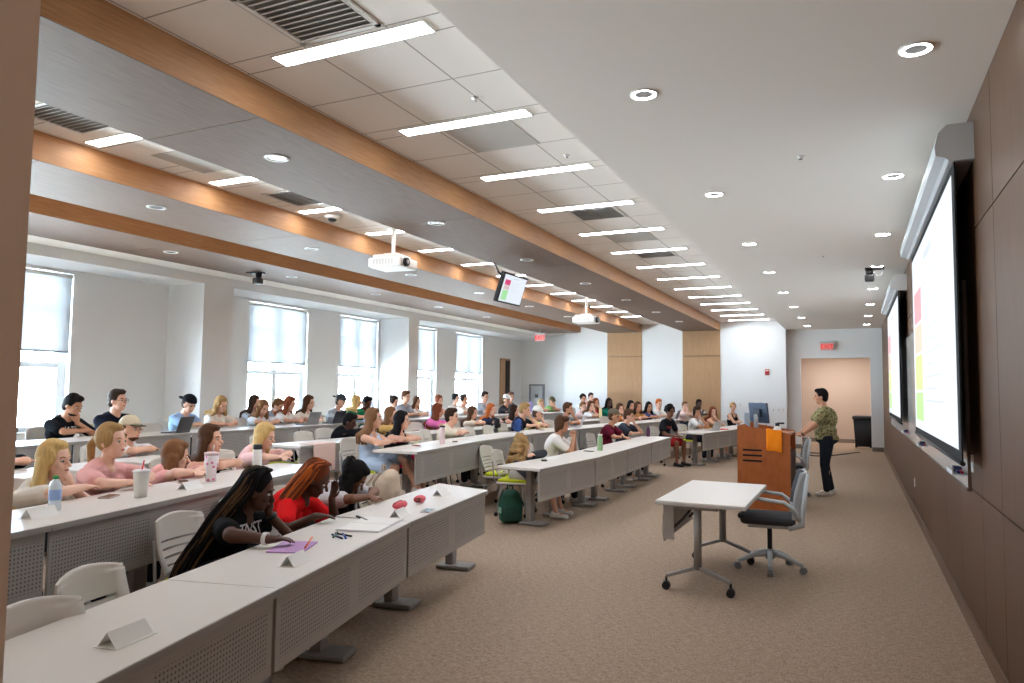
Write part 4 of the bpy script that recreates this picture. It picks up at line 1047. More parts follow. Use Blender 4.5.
    if pr:
        txt, size, col, du, dvv = pr
        tm = text_mesh(txt, size, 0.0, True) if isinstance(txt, str) else None
        mb = bmesh.new(); mb.from_mesh(tm); bmesh.ops.subdivide_edges(mb, edges=[e for e in mb.edges if e.calc_length() > 0.02], cuts=3)
        bmesh.ops.triangulate(mb, faces=mb.faces)
        bvh = BVHTree.FromObject(shirt, bpy.context.evaluated_depsgraph_get())
        X_ = sl * 1.0; Y_ = sd; o_ = C + sd * dvv + sl * du + bk * 0.5
        X_ = X_ if X_.cross(Y_).dot(bk) > 0 else -X_
        for v in mb.verts:
            w = o_ + X_ * v.co.x + Y_ * v.co.y; h = bvh.ray_cast(w, -bk, 1.0)
            v.co = (h[0] + bk * 0.004) if h[0] is not None else (w - bk * 0.38)
        mb.to_mesh(tm); mb.free(); tm.materials.clear(); tm.materials.append(mat('print_%d_%d_%d' % col, col, 0.8)); link('shirt_lettering', tm, root)
    root['_P'] = (P.x, P.y)
    return root, P, arms

PPLX = {}
def seat(row, head, label, short, **kw):
    x, y, z = head
    tgt = V((0.6, 7.5)) if y < 9 else V((-0.3, 12.3))
    look = math.atan2(tgt.y - y, tgt.x - x)
    body = kw.pop('yaw', max(-0.5, min(0.45, look * 0.35)))
    d = dict(head=(x, y, z), fz=FZ[row], yaw=body, hyaw=kw.pop('hyaw', look * 0.85), label=label)
    dep = -0.4274 * x + 0.9017 * y
    d['vox'] = 0.0075 if dep < 6.5 else 0.0095 if dep < 10 else 0.012 if dep < 14 else 0.0145
    d.update(kw)
    if dep > 9: d['fr'] = 0.0115
    r, P, arms = person(d)
    del r['_P']
    chair(P.x - math.cos(d['yaw']) * 0.02, P.y - math.sin(d['yaw']) * 0.02, FZ[row], d['yaw'], 'white student chair under the ' + short)
    return r, P, arms

# ------------------------------------------------------------------ the audience
seat('A', (-3.366, 3.437, 0.996), 'woman with very long black braids leaning on her hand, black tee with white lettering', 'woman with long black braids', skin='dark', hair='braids', hairc='black', hair2=(84,60,38), hlen=0.85, lean=0.19, topc=(24,24,26), L='cheek', R=('desk',(-2.98,3.15,0.79)), watchL='b', watchR='w', stout=1.15, pitch=0.35, hyaw=0.55, yaw=0.15, nb=120, print=('TNSTA',0.085,(235,235,235),0.03,0.11))
seat('A', (-3.536, 4.174, 0.974), 'woman with long copper braids in a red tee, fingers raised to her forehead', 'woman with copper braids', skin='dark', hair='braids', hairc='auburn', hair2=(196,100,40), hlen=0.5, lean=0.24, nb=80, topc=(222,28,32), L='brow', R=('desk',(-3.25,3.84,0.79)), stout=1.15, pitch=0.55, hyaw=0.42, yaw=0.25)
seat('A', (-3.625, 4.732, 0.924), 'woman with black curly hair looking down, white tee with a blue badge', 'woman with black curly hair', skin='brown', hair='longcurly', hairc='black', hlen=0.36, lean=0.22, topc=(205,203,205), L='desk', R='desk', pitch=0.75, hyaw=0.5, yaw=0.2, print=('ooo',0.05,(60,80,170),0.0,0.0))
seat('B', (-4.727, 3.028, 1.144), 'blonde woman in a cream tee resting her chin on her fist, by the left pillar', 'blonde woman in cream tee', skin='pale', hair='long', hairc='blonde', hlen=0.42, topc=(222,212,198), L='chin', R='cross', pitch=0.05, hyaw=0.35, yaw=0.1)
seat('B', (-4.838, 3.505, 1.233), 'woman with a dark blonde ponytail and pink button shirt', 'ponytail woman in pink', skin='pale', hair='pony', hairc='dkblonde', topc=(232,176,172), L='desk', R='desk', pitch=0.0, hyaw=0.3, yaw=0.15)
seat('B', (-5.016, 4.205, 1.062), 'brown haired woman in a pink tee, hair falling over her turned face', 'brown haired woman in pink tee', skin='pale', hair='long', hairc='ltbrown', hlen=0.42, topc=(232,170,164), L='desk', R='desk', pitch=0.2, hyaw=0.95, yaw=0.2)
seat('B', (-5.110, 4.641, 1.170), 'long haired brunette in a black tank top with folded arms', 'brunette in black tank top', skin='fair', hair='long', hairc='brown', hlen=0.36, top='tank', topc=(24,24,26), L='cross', R='cross', pitch=0.0, hyaw=0.32, yaw=0.2)
seat('B', (-5.276, 5.456, 1.145), 'woman with straight pale blonde hair in a light pink polo, looking down', 'blonde woman in light pink polo', skin='pale', hair='long', hairc='blonde', hlen=0.38, topc=(240,196,192), L='desk', R='desk', pitch=0.3, hyaw=0.35, yaw=0.2)
seat('B', (-5.410, 7.433, 1.254), 'brown haired woman in a pale blue dress seated at the table end', 'woman in pale blue dress', skin='fair', hair='long', hairc='ltbrown', hlen=0.3, top='tank', topc=(186,204,226), dress=True, lean=0.02, L='cross', R='cross', crossed=True, pitch=0.0, hyaw=0.35, yaw=0.15)
seat('B', (-5.504, 8.192, 1.200), 'woman with long black hair and black sleeveless top, pink shorts', 'woman with long black hair', skin='fair', hair='long', hairc='black', hlen=0.4, top='tank', topc=(26,24,28), bottom='short', botc=(225,50,110), L='cross', R='cross', pitch=0.05, hyaw=0.35)
seat('B', (-5.623, 9.734, 1.204), 'dark haired young man in a cream tee with arms resting on the table', 'young man in cream tee', skin='fair', hair='short', hairc='dkbrown', topc=(228,216,196), male=True, L='cross', R='cross', pitch=0.0, hyaw=0.3)
seat('B', (-5.567, 12.347, 1.257), 'blond young man in a black tee leaning forward, hand at his mouth', 'blond man in black tee', skin='fair', hair='short', hairc='dkblonde', topc=(26,28,34), male=True, L='mouth', R='cross', pitch=0.15, hyaw=0.25)
seat('B', (-5.525, 12.866, 1.170), 'person in a white cap and yellow shirt beside the blond man in black', 'person in white cap and yellow shirt', skin='fair', hair='short', hairc='brown', topc=(238,222,160), hat=((235,232,226),(235,232,226),False), L='mouth', R='cross', pitch=0.2, hyaw=0.2)
seat('B', (-5.393, 14.139, 1.244), 'brown haired man in a grey tee holding his hand to his face', 'man in grey tee', skin='tan', hair='short', hairc='brown', beard=True, topc=(142,144,148), male=True, L='mouth', R='cross', pitch=0.1, hyaw=0.1)
seat('B', (-5.089, 16.828, 1.197), 'woman with brown hair and rust top behind the maroon polo', 'brown haired woman in rust top', skin='fair', hair='long', hairc='brown', hlen=0.25, topc=(196,120,72), L='mouth', R='cross')
seat('B', (-5.004, 17.477, 1.259), 'woman with wavy dark hair stretching an arm forward', 'woman with wavy dark hair', skin='tan', hair='longcurly', hairc='black', hlen=0.24, topc=(190,140,90), L='desk', R='cross')
seat('B', (-4.947, 17.911, 1.228), 'woman with medium brown hair in an ochre top', 'woman in ochre top', skin='tan', hair='long', hairc='brown', hlen=0.2, topc=(206,152,84), L='cross', R='cross')
seat('B', (-4.854, 18.635, 1.218), 'black haired woman in a dark navy and lilac top', 'black haired woman in navy', skin='tan', hair='longcurly', hairc='black', hlen=0.22, topc=(70,70,110), L='cross', R='cross')
seat('B', (-4.759, 19.321, 1.288), 'red blond boy in a white tee behind a grey laptop', 'red blond boy in white tee', skin='pale', hair='short', hairc='ginger', topc=(232,228,224), male=True, L='cross', R='cross')
seat('B', (-4.448, 21.145, 1.211), 'person with very short hair in pale pink behind a black laptop', 'person in pale pink', skin='pale', hair='short', hairc='ltbrown', topc=(236,208,200), male=True, L='mouth', R='cross')
seat('B', (-4.126, 21.556, 1.269), 'man with short black hair in a white shirt before the wood column', 'man in white shirt by the wood column', skin='dark', hair='short', hairc='black', topc=(228,224,222), male=True, L='cross', R='cross')
seat('A', (-3.985, 8.786, 0.895), 'woman with wavy half-tied blonde hair and charcoal sweater, turned away', 'woman with wavy blonde hair', skin='fair', hair='longcurly', hairc='dkblonde', hlen=0.22, top='long', topc=(66,68,74), bottom='short', botc=(200,196,190), L='cross', R='lap', pitch=-0.05, hyaw=1.0, yaw=0.15, feet=0.12, stout=1.0, lean=0.04)
seat('A', (-3.971, 10.162, 1.117), 'young man with shaggy brown hair in a white tee, hands clasped at his mouth', 'young man with clasped hands', skin='tan', hair='mop', hairc='brown', lean=0.16, topc=(232,226,222), male=True, L='clasp', R='clasp', pitch=0.1, hyaw=0.2)
seat('A', (-4.037, 12.971, 1.150), 'man in a maroon polo and tan brimmed cap leaning on the table', 'man in maroon polo', skin='tan', hair='short', hairc='brown', topc=(104,28,48), male=True, L='desk', R='desk', watchR='b', hat=((110,100,84),(206,176,130),False), pitch=0.2, hyaw=0.1)
seat('A', (-4.065, 14.054, 1.137), 'boy with brown hair in a dark grey tee next to the maroon polo', 'boy in dark grey tee', skin='fair', hair='short', hairc='brown', topc=(62,68,78), male=True, L='mouth', R='cross', pitch=0.15, hyaw=0.0)
seat('A', (-3.718, 16.094, 1.176), 'young man with big curly black hair, black graphic tee and red shorts', 'young man with curly black hair', skin='brown', hair='afro', hairc='black', topc=(30,30,34), male=True, bottom='short', botc=(150,36,40), L='lap', R='lap', shoe='b', pitch=0.15, hyaw=-0.6, yaw=-0.35, print=('TEAM',0.08,(190,80,80),0,0.03))
seat('A', (-3.439, 17.712, 1.144), 'brown haired student in a white graphic tee behind a silver laptop', 'student in white graphic tee', skin='tan', hair='mop', hairc='dkbrown', topc=(236,234,232), L='mouth', R='cross', print=('8',0.12,(40,40,44),0,0), bottom='long')
seat('A', (-3.297, 19.074, 1.115), 'red haired woman in a peach tank top with her hand at her chin', 'red haired woman in peach', skin='fair', hair='long', hairc='auburn', hlen=0.26, top='tank', topc=(232,170,110), L='chin', R='cross', bottom='short', botc=(60,60,70))
seat('A', (-3.079, 20.977, 1.214), 'blonde woman with tied hair in a black tank top beside the lectern', 'blonde woman in black tank top', skin='fair', hair='bun', hairc='dkblonde', top='tank', topc=(22,22,24), L='cross', R='cross', pitch=0.0)
seat('C', (-6.706, 3.830, 1.152), 'person in a black tee mostly hidden by the left pillar', 'person hidden by the left pillar', skin='fair', hair='short', hairc='black', topc=(20,20,22), male=True, L='cross', R='cross', pitch=0.3)
seat('C', (-6.902, 5.210, 1.168), 'young man in a tan and brown trucker cap and white tee', 'young man in trucker cap', skin='fair', hair='mop', hairc='brown', topc=(230,224,222), male=True, beard=True, hat=((206,190,164),(92,82,66),False), L='cross', R='cross', pitch=0.05, hyaw=0.25, print=('*S*',0.09,(220,120,120),0.03,0.03))
seat('C', (-6.967, 8.962, 1.114), 'person in a black hoodie with a white chest print, head bowed', 'person in black hoodie', skin='dark', hair='short', hairc='black', top='long', topc=(24,25,28), male=True, stout=1.15, L='cross', R='cross', pitch=0.35, hyaw=0.3, print=('W',0.14,(225,225,225),0.02,0.1))
seat('C', (-6.993, 10.077, 1.189), 'light brown haired woman in a mustard top behind the woman in blue', 'woman in mustard top', skin='fair', hair='long', hairc='ltbrown', hlen=0.3, topc=(214,172,104), L='cross', R='cross')
seat('C', (-6.948, 11.509, 1.225), 'girl with very long auburn hair and bright pink tee', 'girl in bright pink tee', skin='tan', hair='long', hairc='auburn', hlen=0.42, topc=(232,120,186), L='cross', R='cross', hyaw=0.7)
seat('C', (-6.882, 12.744, 1.159), 'dark brown haired woman in a cream top in the third row', 'dark haired woman in cream top', skin='fair', hair='long', hairc='brown', hlen=0.3, topc=(234,218,196), L='cross', R='cross')
seat('C', (-6.835, 13.442, 1.204), 'red haired woman in a navy tee smiling, beside a denim backpack', 'red haired woman in navy tee', skin='pale', hair='long', hairc='ginger', hlen=0.3, topc=(44,46,68), L='cross', R='cross')
seat('C', (-6.736, 14.357, 1.165), 'woman with long dark brown hair and peach top leaning in', 'woman in peach top leaning in', skin='fair', hair='long', hairc='dkbrown', hlen=0.36, top='tank', topc=(226,160,120), L='cross', R='mouth', hyaw=0.5)
seat('C', (-6.547, 18.279, 1.187), 'pale student half hidden behind the grey tee, third row', 'pale student behind the grey tee', skin='pale', hair='short', hairc='ltbrown', topc=(226,196,190), L='mouth', R='cross')
seat('C', (-6.270, 18.128, 1.222), 'brown haired woman in a white tee with hand raised to her chin', 'woman in white tee with raised hand', skin='fair', hair='long', hairc='brown', hlen=0.24, topc=(238,234,232), L='mouth', R='cross')
seat('C', (-6.467, 19.115, 1.285), 'woman with long brown hair and red top by the yellow bottle', 'woman in red top', skin='tan', hair='long', hairc='auburn', hlen=0.34, topc=(200,60,64), L='mouth', R='cross')
seat('C', (-6.108, 19.164, 1.291), 'black haired woman in a green and white jacket', 'woman in green jacket', skin='dark', hair='long', hairc='black', hlen=0.3, top='long', topc=(18,110,90), L='cross', R='cross')
seat('D', (-8.706, 5.764, 1.374), 'bearded student in a black tee with white lettering, chin in hand, by the first window', 'student in black lettered tee', skin='tan', hair='short', hairc='black', topc=(26,28,34), male=True, beard=True, L='chin', R='cross', pitch=0.4, hyaw=0.3, k=1.08, print=('STATE',0.1,(240,240,240),0,0.06))
seat('D', (-8.800, 6.433, 1.427), 'man with glasses and white lanyard in a navy black polo', 'man with glasses and lanyard', skin='fair', hair='short', hairc='dkbrown', topc=(26,30,44), male=True, glasses=True, L='cross', R='cross', pitch=0.0, hyaw=0.25, stout=1.25, k=1.12)
seat('D', (-8.841, 7.601, 1.356), 'man in a backwards black cap and light blue tee, arms crossed on the table', 'man in backwards black cap', skin='fair', hair='short', hairc='dkbrown', topc=(150,178,214), male=True, hat=((26,26,30),(26,26,30),True), L='cross', R='cross', pitch=0.4, hyaw=0.1)
seat('D', (-8.835, 8.190, 1.347), 'blonde woman in a white top looking at her phone in the back row', 'blonde woman with a phone', skin='fair', hair='long', hairc='dkblonde', hlen=0.2, topc=(236,228,218), L='desk', R='desk', pitch=0.35)
seat('D', (-9.272, 9.330, 1.355), 'dark haired person partly hidden behind the woman in white tee, second window', 'dark haired person by the second window', skin='fair', hair='long', hairc='dkbrown', hlen=0.3, topc=(170,176,186), L='cross', R='cross')
seat('D', (-8.744, 8.977, 1.288), 'light brown haired woman in a white tee writing by the second window', 'light brown haired woman writing', skin='fair', hair='long', hairc='ltbrown', hlen=0.26, topc=(236,238,242), L='desk', R='desk', pitch=0.4)
seat('D', (-9.320, 9.931, 1.293), 'person in a light blue grey shirt bent low beside the auburn woman', 'person in light blue grey shirt', skin='fair', hair='short', hairc='ltbrown', topc=(168,186,204), L='cross', R='cross', pitch=0.5)
seat('D', (-8.822, 9.687, 1.342), 'auburn haired woman in a white top behind a grey laptop', 'auburn woman behind grey laptop', skin='fair', hair='long', hairc='auburn', hlen=0.32, topc=(234,226,218), L='desk', R='desk', pitch=0.3)
seat('D', (-8.822, 10.168, 1.353), 'brown haired woman in a cream top behind an open black laptop', 'woman behind black laptop', skin='fair', hair='long', hairc='brown', hlen=0.3, topc=(232,222,208), L='desk', R='desk', pitch=0.15)
seat('D', (-8.822, 11.060, 1.360), 'man in a backwards grey cap and grey tee behind a pale blue laptop', 'man in backwards grey cap', skin='fair', hair='short', hairc='dkbrown', topc=(160,164,172), male=True, hat=((70,72,78),(50,50,56),True), L='desk', R='desk', pitch=0.35)
seat('D', (-8.821, 11.548, 1.355), 'blonde woman in a bright green tee in the back row', 'blonde woman in green tee', skin='fair', hair='long', hairc='blonde', hlen=0.2, topc=(30,120,80), L='desk', R='cross', pitch=0.1, hyaw=0.8)
seat('D', (-8.821, 11.873, 1.331), 'young man with short black hair and green tee beside the blonde in green', 'young man in green tee', skin='dark', hair='short', hairc='black', topc=(26,110,72), male=True, L='desk', R='cross', pitch=0.35)
seat('D', (-8.774, 12.743, 1.342), 'woman with dark tied hair in a pale floral top', 'woman with dark tied hair', skin='fair', hair='bun', hairc='dkbrown', topc=(214,206,206), L='desk', R='cross', pitch=0.3)
seat('D', (-8.738, 13.136, 1.446), 'young man in a heather grey tee sitting upright in the back row', 'young man in heather grey tee', skin='fair', hair='short', hairc='brown', topc=(156,160,168), male=True, L='cross', R='cross')
seat('D', (-8.704, 13.522, 1.334), 'brown haired woman in a white tee next to the blue bottle', 'woman in white tee by the blue bottle', skin='fair', hair='long', hairc='brown', hlen=0.2, topc=(238,236,236), L='cross', R='cross')
seat('D', (-8.620, 14.316, 1.350), 'woman with pulled back ginger brown hair in a pink top', 'woman in pink top, back row', skin='fair', hair='bun', hairc='auburn', topc=(226,176,166), L='cross', R='cross')
seat('D', (-8.952, 15.679, 1.380), 'person with a dark hair bun half hidden beside the white blouse', 'person with dark hair bun', skin='fair', hair='bun', hairc='black', topc=(226,220,214), L='cross', R='cross')
seat('D', (-8.500, 15.276, 1.366), 'woman in a white blouse with dark pulled back hair, last window', 'woman in white blouse', skin='tan', hair='bun', hairc='dkbrown', topc=(240,232,222), L='mouth', R='cross')
seat('D', (-8.391, 16.160, 1.435), 'young man with dark hair in a pale grey tee near the doorway', 'young man in pale grey tee', skin='fair', hair='short', hairc='dkbrown', topc=(190,196,206), male=True, L='cross', R='cross')
seat('D', (-8.264, 17.173, 1.353), 'person in a white cap and dark hoodie in the far corner', 'person in white cap and dark hoodie', skin='tan', hair='short', hairc='dkbrown', top='long', topc=(48,48,52), male=True, hat=((236,232,228),(236,232,228),False), L='cross', R='cross')
seat('D', (-8.637, 18.202, 1.421), 'short haired person behind the white cap in the far corner', 'person behind the white cap', skin='fair', hair='short', hairc='brown', topc=(120,112,108), L='cross', R='cross')
seat('D', (-8.043, 18.941, 1.228), 'blond person in a bright green tee near the grey cabinet', 'blond person in green tee', skin='fair', hair='short', hairc='dkblonde', topc=(28,150,70), L='mouth', R='cross')
seat('D', (-7.961, 19.563, 1.279), 'man in a camouflage cap and olive green tee near the grey cabinet', 'man in camouflage cap', skin='tan', hair='short', hairc='dkbrown', topc=(120,158,90), male=True, hat=((96,90,66),(96,90,66),False), L='mouth', R='cross')
seat('D', (-7.483, 20.889, 1.364), 'woman with voluminous black hair at the white far wall', 'woman with voluminous black hair', skin='tan', hair='curly', hairc='black', topc=(220,214,208), L='brow', R='cross')
seat('D', (-7.571, 21.884, 1.419), 'dark haired student in a salmon tee at the white far wall', 'student in salmon tee', skin='fair', hair='short', hairc='dkbrown', topc=(226,140,130), male=True, L='cross', R='cross')

# empty student chairs the photo shows
for x, y, fz, yaw, lb in (
    (-2.50, 1.75, 0, 0.12, 'empty white student chair nearest the camera, at the bottom left beside the pillar'),
    (-2.82, 2.24, 0, 0.30, 'empty white student chair turned a little, second from the left in the front row'),
    (-3.86, 5.62, 0, 0.1, 'white student chair holding the tan printed bag'),
    (-4.50, 9.25, 0, 0.05, 'empty slatted chair with yellow green seat in the aisle, left of the curly blonde'),
    (-4.02, 9.62, 0, 0.05, 'empty white student chair between the curly blonde and the man with clasped hands'),
    (-4.08, 11.6, 0, 0.0, 'empty white student chair left of the maroon polo'),
    (-5.5, 8.98, P1, 0.05, 'empty white student chair right of the woman with long black hair'),
    (-5.6, 10.75, P1, 0.05, 'empty white student chair right of the man in cream tee'),
    (-5.58, 11.4, P1, 0.05, 'empty white student chair behind the denim backpack'),
    (-6.85, 7.3, P1, 0.05, 'empty white student chair behind the pink hanging paper'),
    (-6.88, 8.15, P1, 0.05, 'empty white student chair left of the black hoodie'),
    (-6.9, 10.75, P1, 0.0, 'empty white student chair left of the girl in bright pink'),
    (-8.75, 5.05, P2, 0.0, 'empty white student chair by the first window next to the pillar'),
    (-8.7, 7.05, P2, 0.0, 'empty white student chair left of the backwards black cap'),
    (-8.75, 8.45, P2, 0.0, 'empty white student chair right of the blonde with the phone')):
    chair(x, y, fz, yaw, lb)

# ------------------------------------------------------------------ things on and by the tables
TA, TB, TD = 0.741, P1 + 0.741, P2 + 0.741
def put(o, loc, rz=0.0):
    o.location = loc; o.rotation_euler = (0, 0, rz); return o
def tent(x, y, z, rz, lb):
    mb = MB(); L = 0.085
    for s in (-1, 1):
        mb.prism([(s * 0.040, -L, 0.0), (s * 0.038, -L, 0.003), (0, -L, 0.053), (0, -L, 0.050)], (0, 0, 0), (0, 2 * L, 0))
    mb.bb(-0.05, 0.05, -L - 0.01, L + 0.01, 0.0, 0.002)
    put(tag(mb.build('paper_tent', PAPER), lb, 'name card', 'paper name tents'), (x, y, z), rz)
tent(-2.36, 1.80, TA, 0.15, 'white folded paper tent on the nearest table, alone in front of the empty chairs')
tent(-2.62, 2.95, TA, 0.25, 'white folded paper tent in front of the woman with black braids')
tent(-2.93, 4.35, TA, 0.2, 'white folded paper tent beside the open notebook')
tent(-3.2, 5.38, TA, 0.1, 'white folded paper tent at the far end of the first front table')
tent(-4.10, 2.56, TB, 0.15, 'white folded paper tent by the clear water bottle')
tent(-4.30, 3.74, TB, 0.15, 'white folded paper tent between the straw cup and the printed tumbler')
# clear water bottle
def bottle(name, x, y, z, h, r, m, capm, lb, cat='bottle', neck=0.4, label=None, grp=None):
    t = empty(name, (x, y, z), 0, lb, cat, grp)
    MB().lathe([(r * 0.9, 0), (r, 0.006), (r, h * 0.72), (r * 0.8, h * 0.82), (r * neck, h * 0.88), (r * neck, h * 0.93)], n=20).build('body', m, t, True)
    MB().lathe([(r * neck * 1.2, h * 0.91), (r * neck * 1.2, h), (r * neck * 0.5, h)], n=16).build('cap', capm, t)
    if label: MB().lathe([(r * 1.01, h * 0.3), (r * 1.02, h * 0.31), (r * 1.02, h * 0.6), (r * 1.01, h * 0.61)], n=20, cap=False).build('bottle_label', label, t)
    return t
CLEAR = mat('clear_plastic', (214, 226, 236), 0.08, spec=0.8)
bottle('water_bottle', -4.23, 2.72, TB, 0.2, 0.033, CLEAR, mat('green_cap', (40, 150, 80), 0.4), 'clear water bottle with a green cap before the blonde in cream', label=mat('bottle_label_blue', (150, 178, 226), 0.5))
t = empty('straw_cup', (-4.25, 3.30, TB), 0, 'white lidded cup with a red straw before the ponytail woman', 'cup')
MB().lathe([(0.038, 0), (0.05, 0.16), (0.052, 0.165)], n=22).build('body', WHITEP, t, True); MB().lathe([(0.055, 0.162), (0.055, 0.172), (0.045, 0.18)], n=22).build('lid', mat('frosted_lid', (228, 228, 230), 0.3), t)
MB().cyl((0.0, 0, 0.17), (0.008, 0.01, 0.24), 0.005).build('straw', mat('red_straw', (220, 50, 70), 0.4), t)
t = empty('printed_tumbler', (-4.50, 4.10, TB), 0, 'tall white tumbler with pink flower print and a straw', 'tumbler')
TUM = mat('pink_flower_print', (236, 226, 230), 0.4)
nt = TUM.node_tree; vo = nt.nodes.new('ShaderNodeTexVoronoi'); vo.inputs['Scale'].default_value = 28; tcn = nt.nodes.new('ShaderNodeTexCoord'); nt.links.new(tcn.outputs['Object'], vo.inputs[0])
cr_ = nt.nodes.new('ShaderNodeValToRGB'); cr_.color_ramp.interpolation = 'CONSTANT'; cr_.color_ramp.elements[0].color = srgb(214, 110, 160); cr_.color_ramp.elements[1].position = 0.3; cr_.color_ramp.elements[1].color = srgb(236, 226, 230)
nt.links.new(vo.outputs[0], cr_.inputs[0]); nt.links.new(cr_.outputs[0], nt.nodes['Principled BSDF'].inputs['Base Color'])
MB().lathe([(0.036, 0), (0.04, 0.1), (0.05, 0.12), (0.052, 0.205)], n=22).build('body', TUM, t, True); MB().lathe([(0.054, 0.2), (0.054, 0.22), (0.03, 0.226)], n=22).build('lid', mat('pale_pink_lid', (226, 204, 206), 0.4), t)
MB().cyl((0.0, 0.01, 0.22), (0.0, 0.02, 0.28), 0.004).build('straw', CLEAR, t)
t = empty('drink_bottle', (-4.78, 4.86, TB), 0, 'white insulated bottle with a black lid before the blonde in light pink', 'bottle')
MB().lathe([(0.036, 0), (0.04, 0.01), (0.04, 0.17), (0.036, 0.18)], n=22).build('body', WHITEP, t, True); MB().lathe([(0.038, 0.178), (0.04, 0.185), (0.04, 0.215), (0.03, 0.222)], n=22).build('lid', BLACKP, t)
def phone(x, y, z, rz, lb, c=(30, 30, 34)):
    t = empty('phone', (x, y, z), rz, lb, 'phone', 'phones on the tables')
    MB().box((0, 0, 0.0045), (0.075, 0.15, 0.009), bev=0.004).build('case', mat('phone_case_%d' % c[0], c, 0.4), t); MB().bb(-0.033, 0.033, -0.07, 0.07, 0.0088, 0.0096).build('screen', mat('phone_glass', (16, 16, 20), 0.08), t)
phone(-4.42, 3.2, TB, 0.5, 'phone lying beside the straw cup', (180, 160, 150)); phone(-4.62, 3.95, TB, 0.9, 'phone lying beside the printed tumbler', (200, 170, 150))
phone(-3.58, 8.55, TA, 0.4, 'dark phone on the table of the curly blonde', (70, 44, 40)); phone(-3.56, 10.2, TA, 1.2, 'black phone beside the pale green bottle')
phone(-5.0, 8.75, TB, 0.5, 'dark phone near the pink bottle, second row'); phone(-5.15, 12.1, TB, 1.3, 'black phone in front of the blond man in black tee')
phone(-5.05, 7.85, TB, 0.9, 'red cased phone before the woman in blue dress', (170, 40, 60)); phone(-2.86, 4.62, TA, 0.2, 'small white phone next to the pink pencil case', (230, 226, 222))
# notebook, pens, pencil, pouch
t = empty('notebook', (-2.90, 3.98, TA), 0.25, 'open white notebook before the woman in red', 'notebook')
for s in (-1, 1): MB().box((0, s * 0.115, 0.006), (0.28, 0.225, 0.011), bev=0.003).build('page_block', PAPER, t)
MB().box((0, 0, 0.003), (0.29, 0.47, 0.004)).build('cover', mat('notebook_cover', (206, 206, 214), 0.6), t)
for k, (dx, dy, rz, c, n) in enumerate(((0, 0, 1.1, (20, 24, 70), 'navy'), (0.03, 0.03, 0.8, (30, 60, 170), 'blue'), (0.0, 0.06, 1.4, (30, 34, 30), 'black'), (-0.04, 0.03, 0.5, (60, 90, 60), 'green'))):
    t = empty('pen', (-2.84 + dx, 3.56 + dy, TA + 0.006), rz, '%s pen in the small heap before the woman in red' % n, 'pen', 'pens in the heap')
    MB().cyl((0, -0.07, 0), (0, 0.05, 0), 0.006, n=10).build('barrel', mat('pen_%s' % n, c, 0.3), t); MB().cyl((0, 0.05, 0), (0, 0.075, 0), 0.007, n=10).build('cap', mat('pen_%s' % n, c, 0.3), t)
put(tag(MB().box((0, 0, 0), (0.02, 0.2, 0.012), bev=0.004).build('pen_case', BLACKP), 'slim black pen case between the red tee and the open notebook', 'pen case'), (-3.08, 4.12, TA + 0.007), 1.0)
put(tag(MB().box((0, 0, 0), (0.2, 0.28, 0.008), bev=0.002).build('folder', mat('lilac_folder', (190, 150, 200), 0.6)), 'lilac folder under the hand of the woman with black braids', 'folder'), (-2.88, 3.22, TA + 0.004), 0.4)
t = empty('pencil', (-2.80, 3.26, TA + 0.03), 0.5, 'orange pencil in the hand of the woman with black braids', 'pencil')
MB().cyl((-0.0, -0.09, -0.01), (0.0, 0.085, 0.012), 0.005, n=6).build('shaft', mat('pencil_orange', (232, 110, 40), 0.5), t); MB().cyl((0, 0.085, 0.012), (0, 0.1, 0.014), 0.005, 0.001, 6).build('tip', mat('pencil_tip', (210, 170, 120), 0.6), t)
PINK = mat('coral_pink_fabric', (226, 98, 108), 0.7, bump=(60, 0.3))
t = empty('pencil_case', (-3.10, 4.66, TA + 0.03), 0.0, 'coral pink pencil case on the first front table', 'pencil case')
MB().ell((0, -0.05, 0), (0.04, 0.085, 0.03)).build('pouch', PINK, t); MB().tube([(0, -0.13, 0.015), (0, -0.05, 0.032), (0, 0.03, 0.015)], 0.004).build('zip', mat('brown_leather', (110, 60, 50), 0.6), t)
t = empty('headphone_case', (-3.12, 4.9, TA + 0.03), 0.3, 'second coral pink pouch with a dark key ring, right of the pencil case', 'pouch')
MB().ell((0, 0.03, 0), (0.045, 0.09, 0.028)).build('pouch', PINK, t); MB().tube([(0.0, -0.06, -0.01), (0.03, -0.08, 0.0), (0.03, -0.05, 0.012), (-0.02, -0.04, 0.01), (0, -0.06, -0.01)], 0.007).build('key_ring', mat('brown_leather', (110, 60, 50), 0.6), t)
bottle('pink_bottle', -4.95, 8.32, TB, 0.24, 0.037, mat('blush_pink_metal', (226, 200, 200), 0.35), BLACKP, 'tall blush pink bottle with a black lid in the second row', neck=0.8)
bottle('green_bottle', -3.47, 10.45, TA, 0.245, 0.04, mat('pale_green_metal', (150, 186, 140), 0.35), mat('pale_cap', (226, 222, 200), 0.4), 'pale green bottle on the table by the man with clasped hands', neck=0.75)
bottle('blue_bottle', -8.55, 13.9, TD, 0.25, 0.04, mat('pale_blue_plastic', (170, 200, 222), 0.2), mat('blue_cap', (70, 100, 150), 0.4), 'pale blue bottle on the back row table before the window', neck=0.6)
bottle('yellow_bottle', -6.0, 18.1, TB, 0.3, 0.04, mat('pale_yellow_metal', (238, 226, 170), 0.35), mat('blush_pink_metal', (226, 200, 200), 0.35), 'tall pale yellow bottle before the woman in red top', neck=0.6)
bottle('lilac_tumbler', -7.95, 18.0, TD, 0.3, 0.048, mat('lilac_metal', (176, 168, 226), 0.35), mat('lilac_metal', (176, 168, 226), 0.35), 'lilac tumbler on the back row between the green shirts', 'tumbler', neck=0.9)
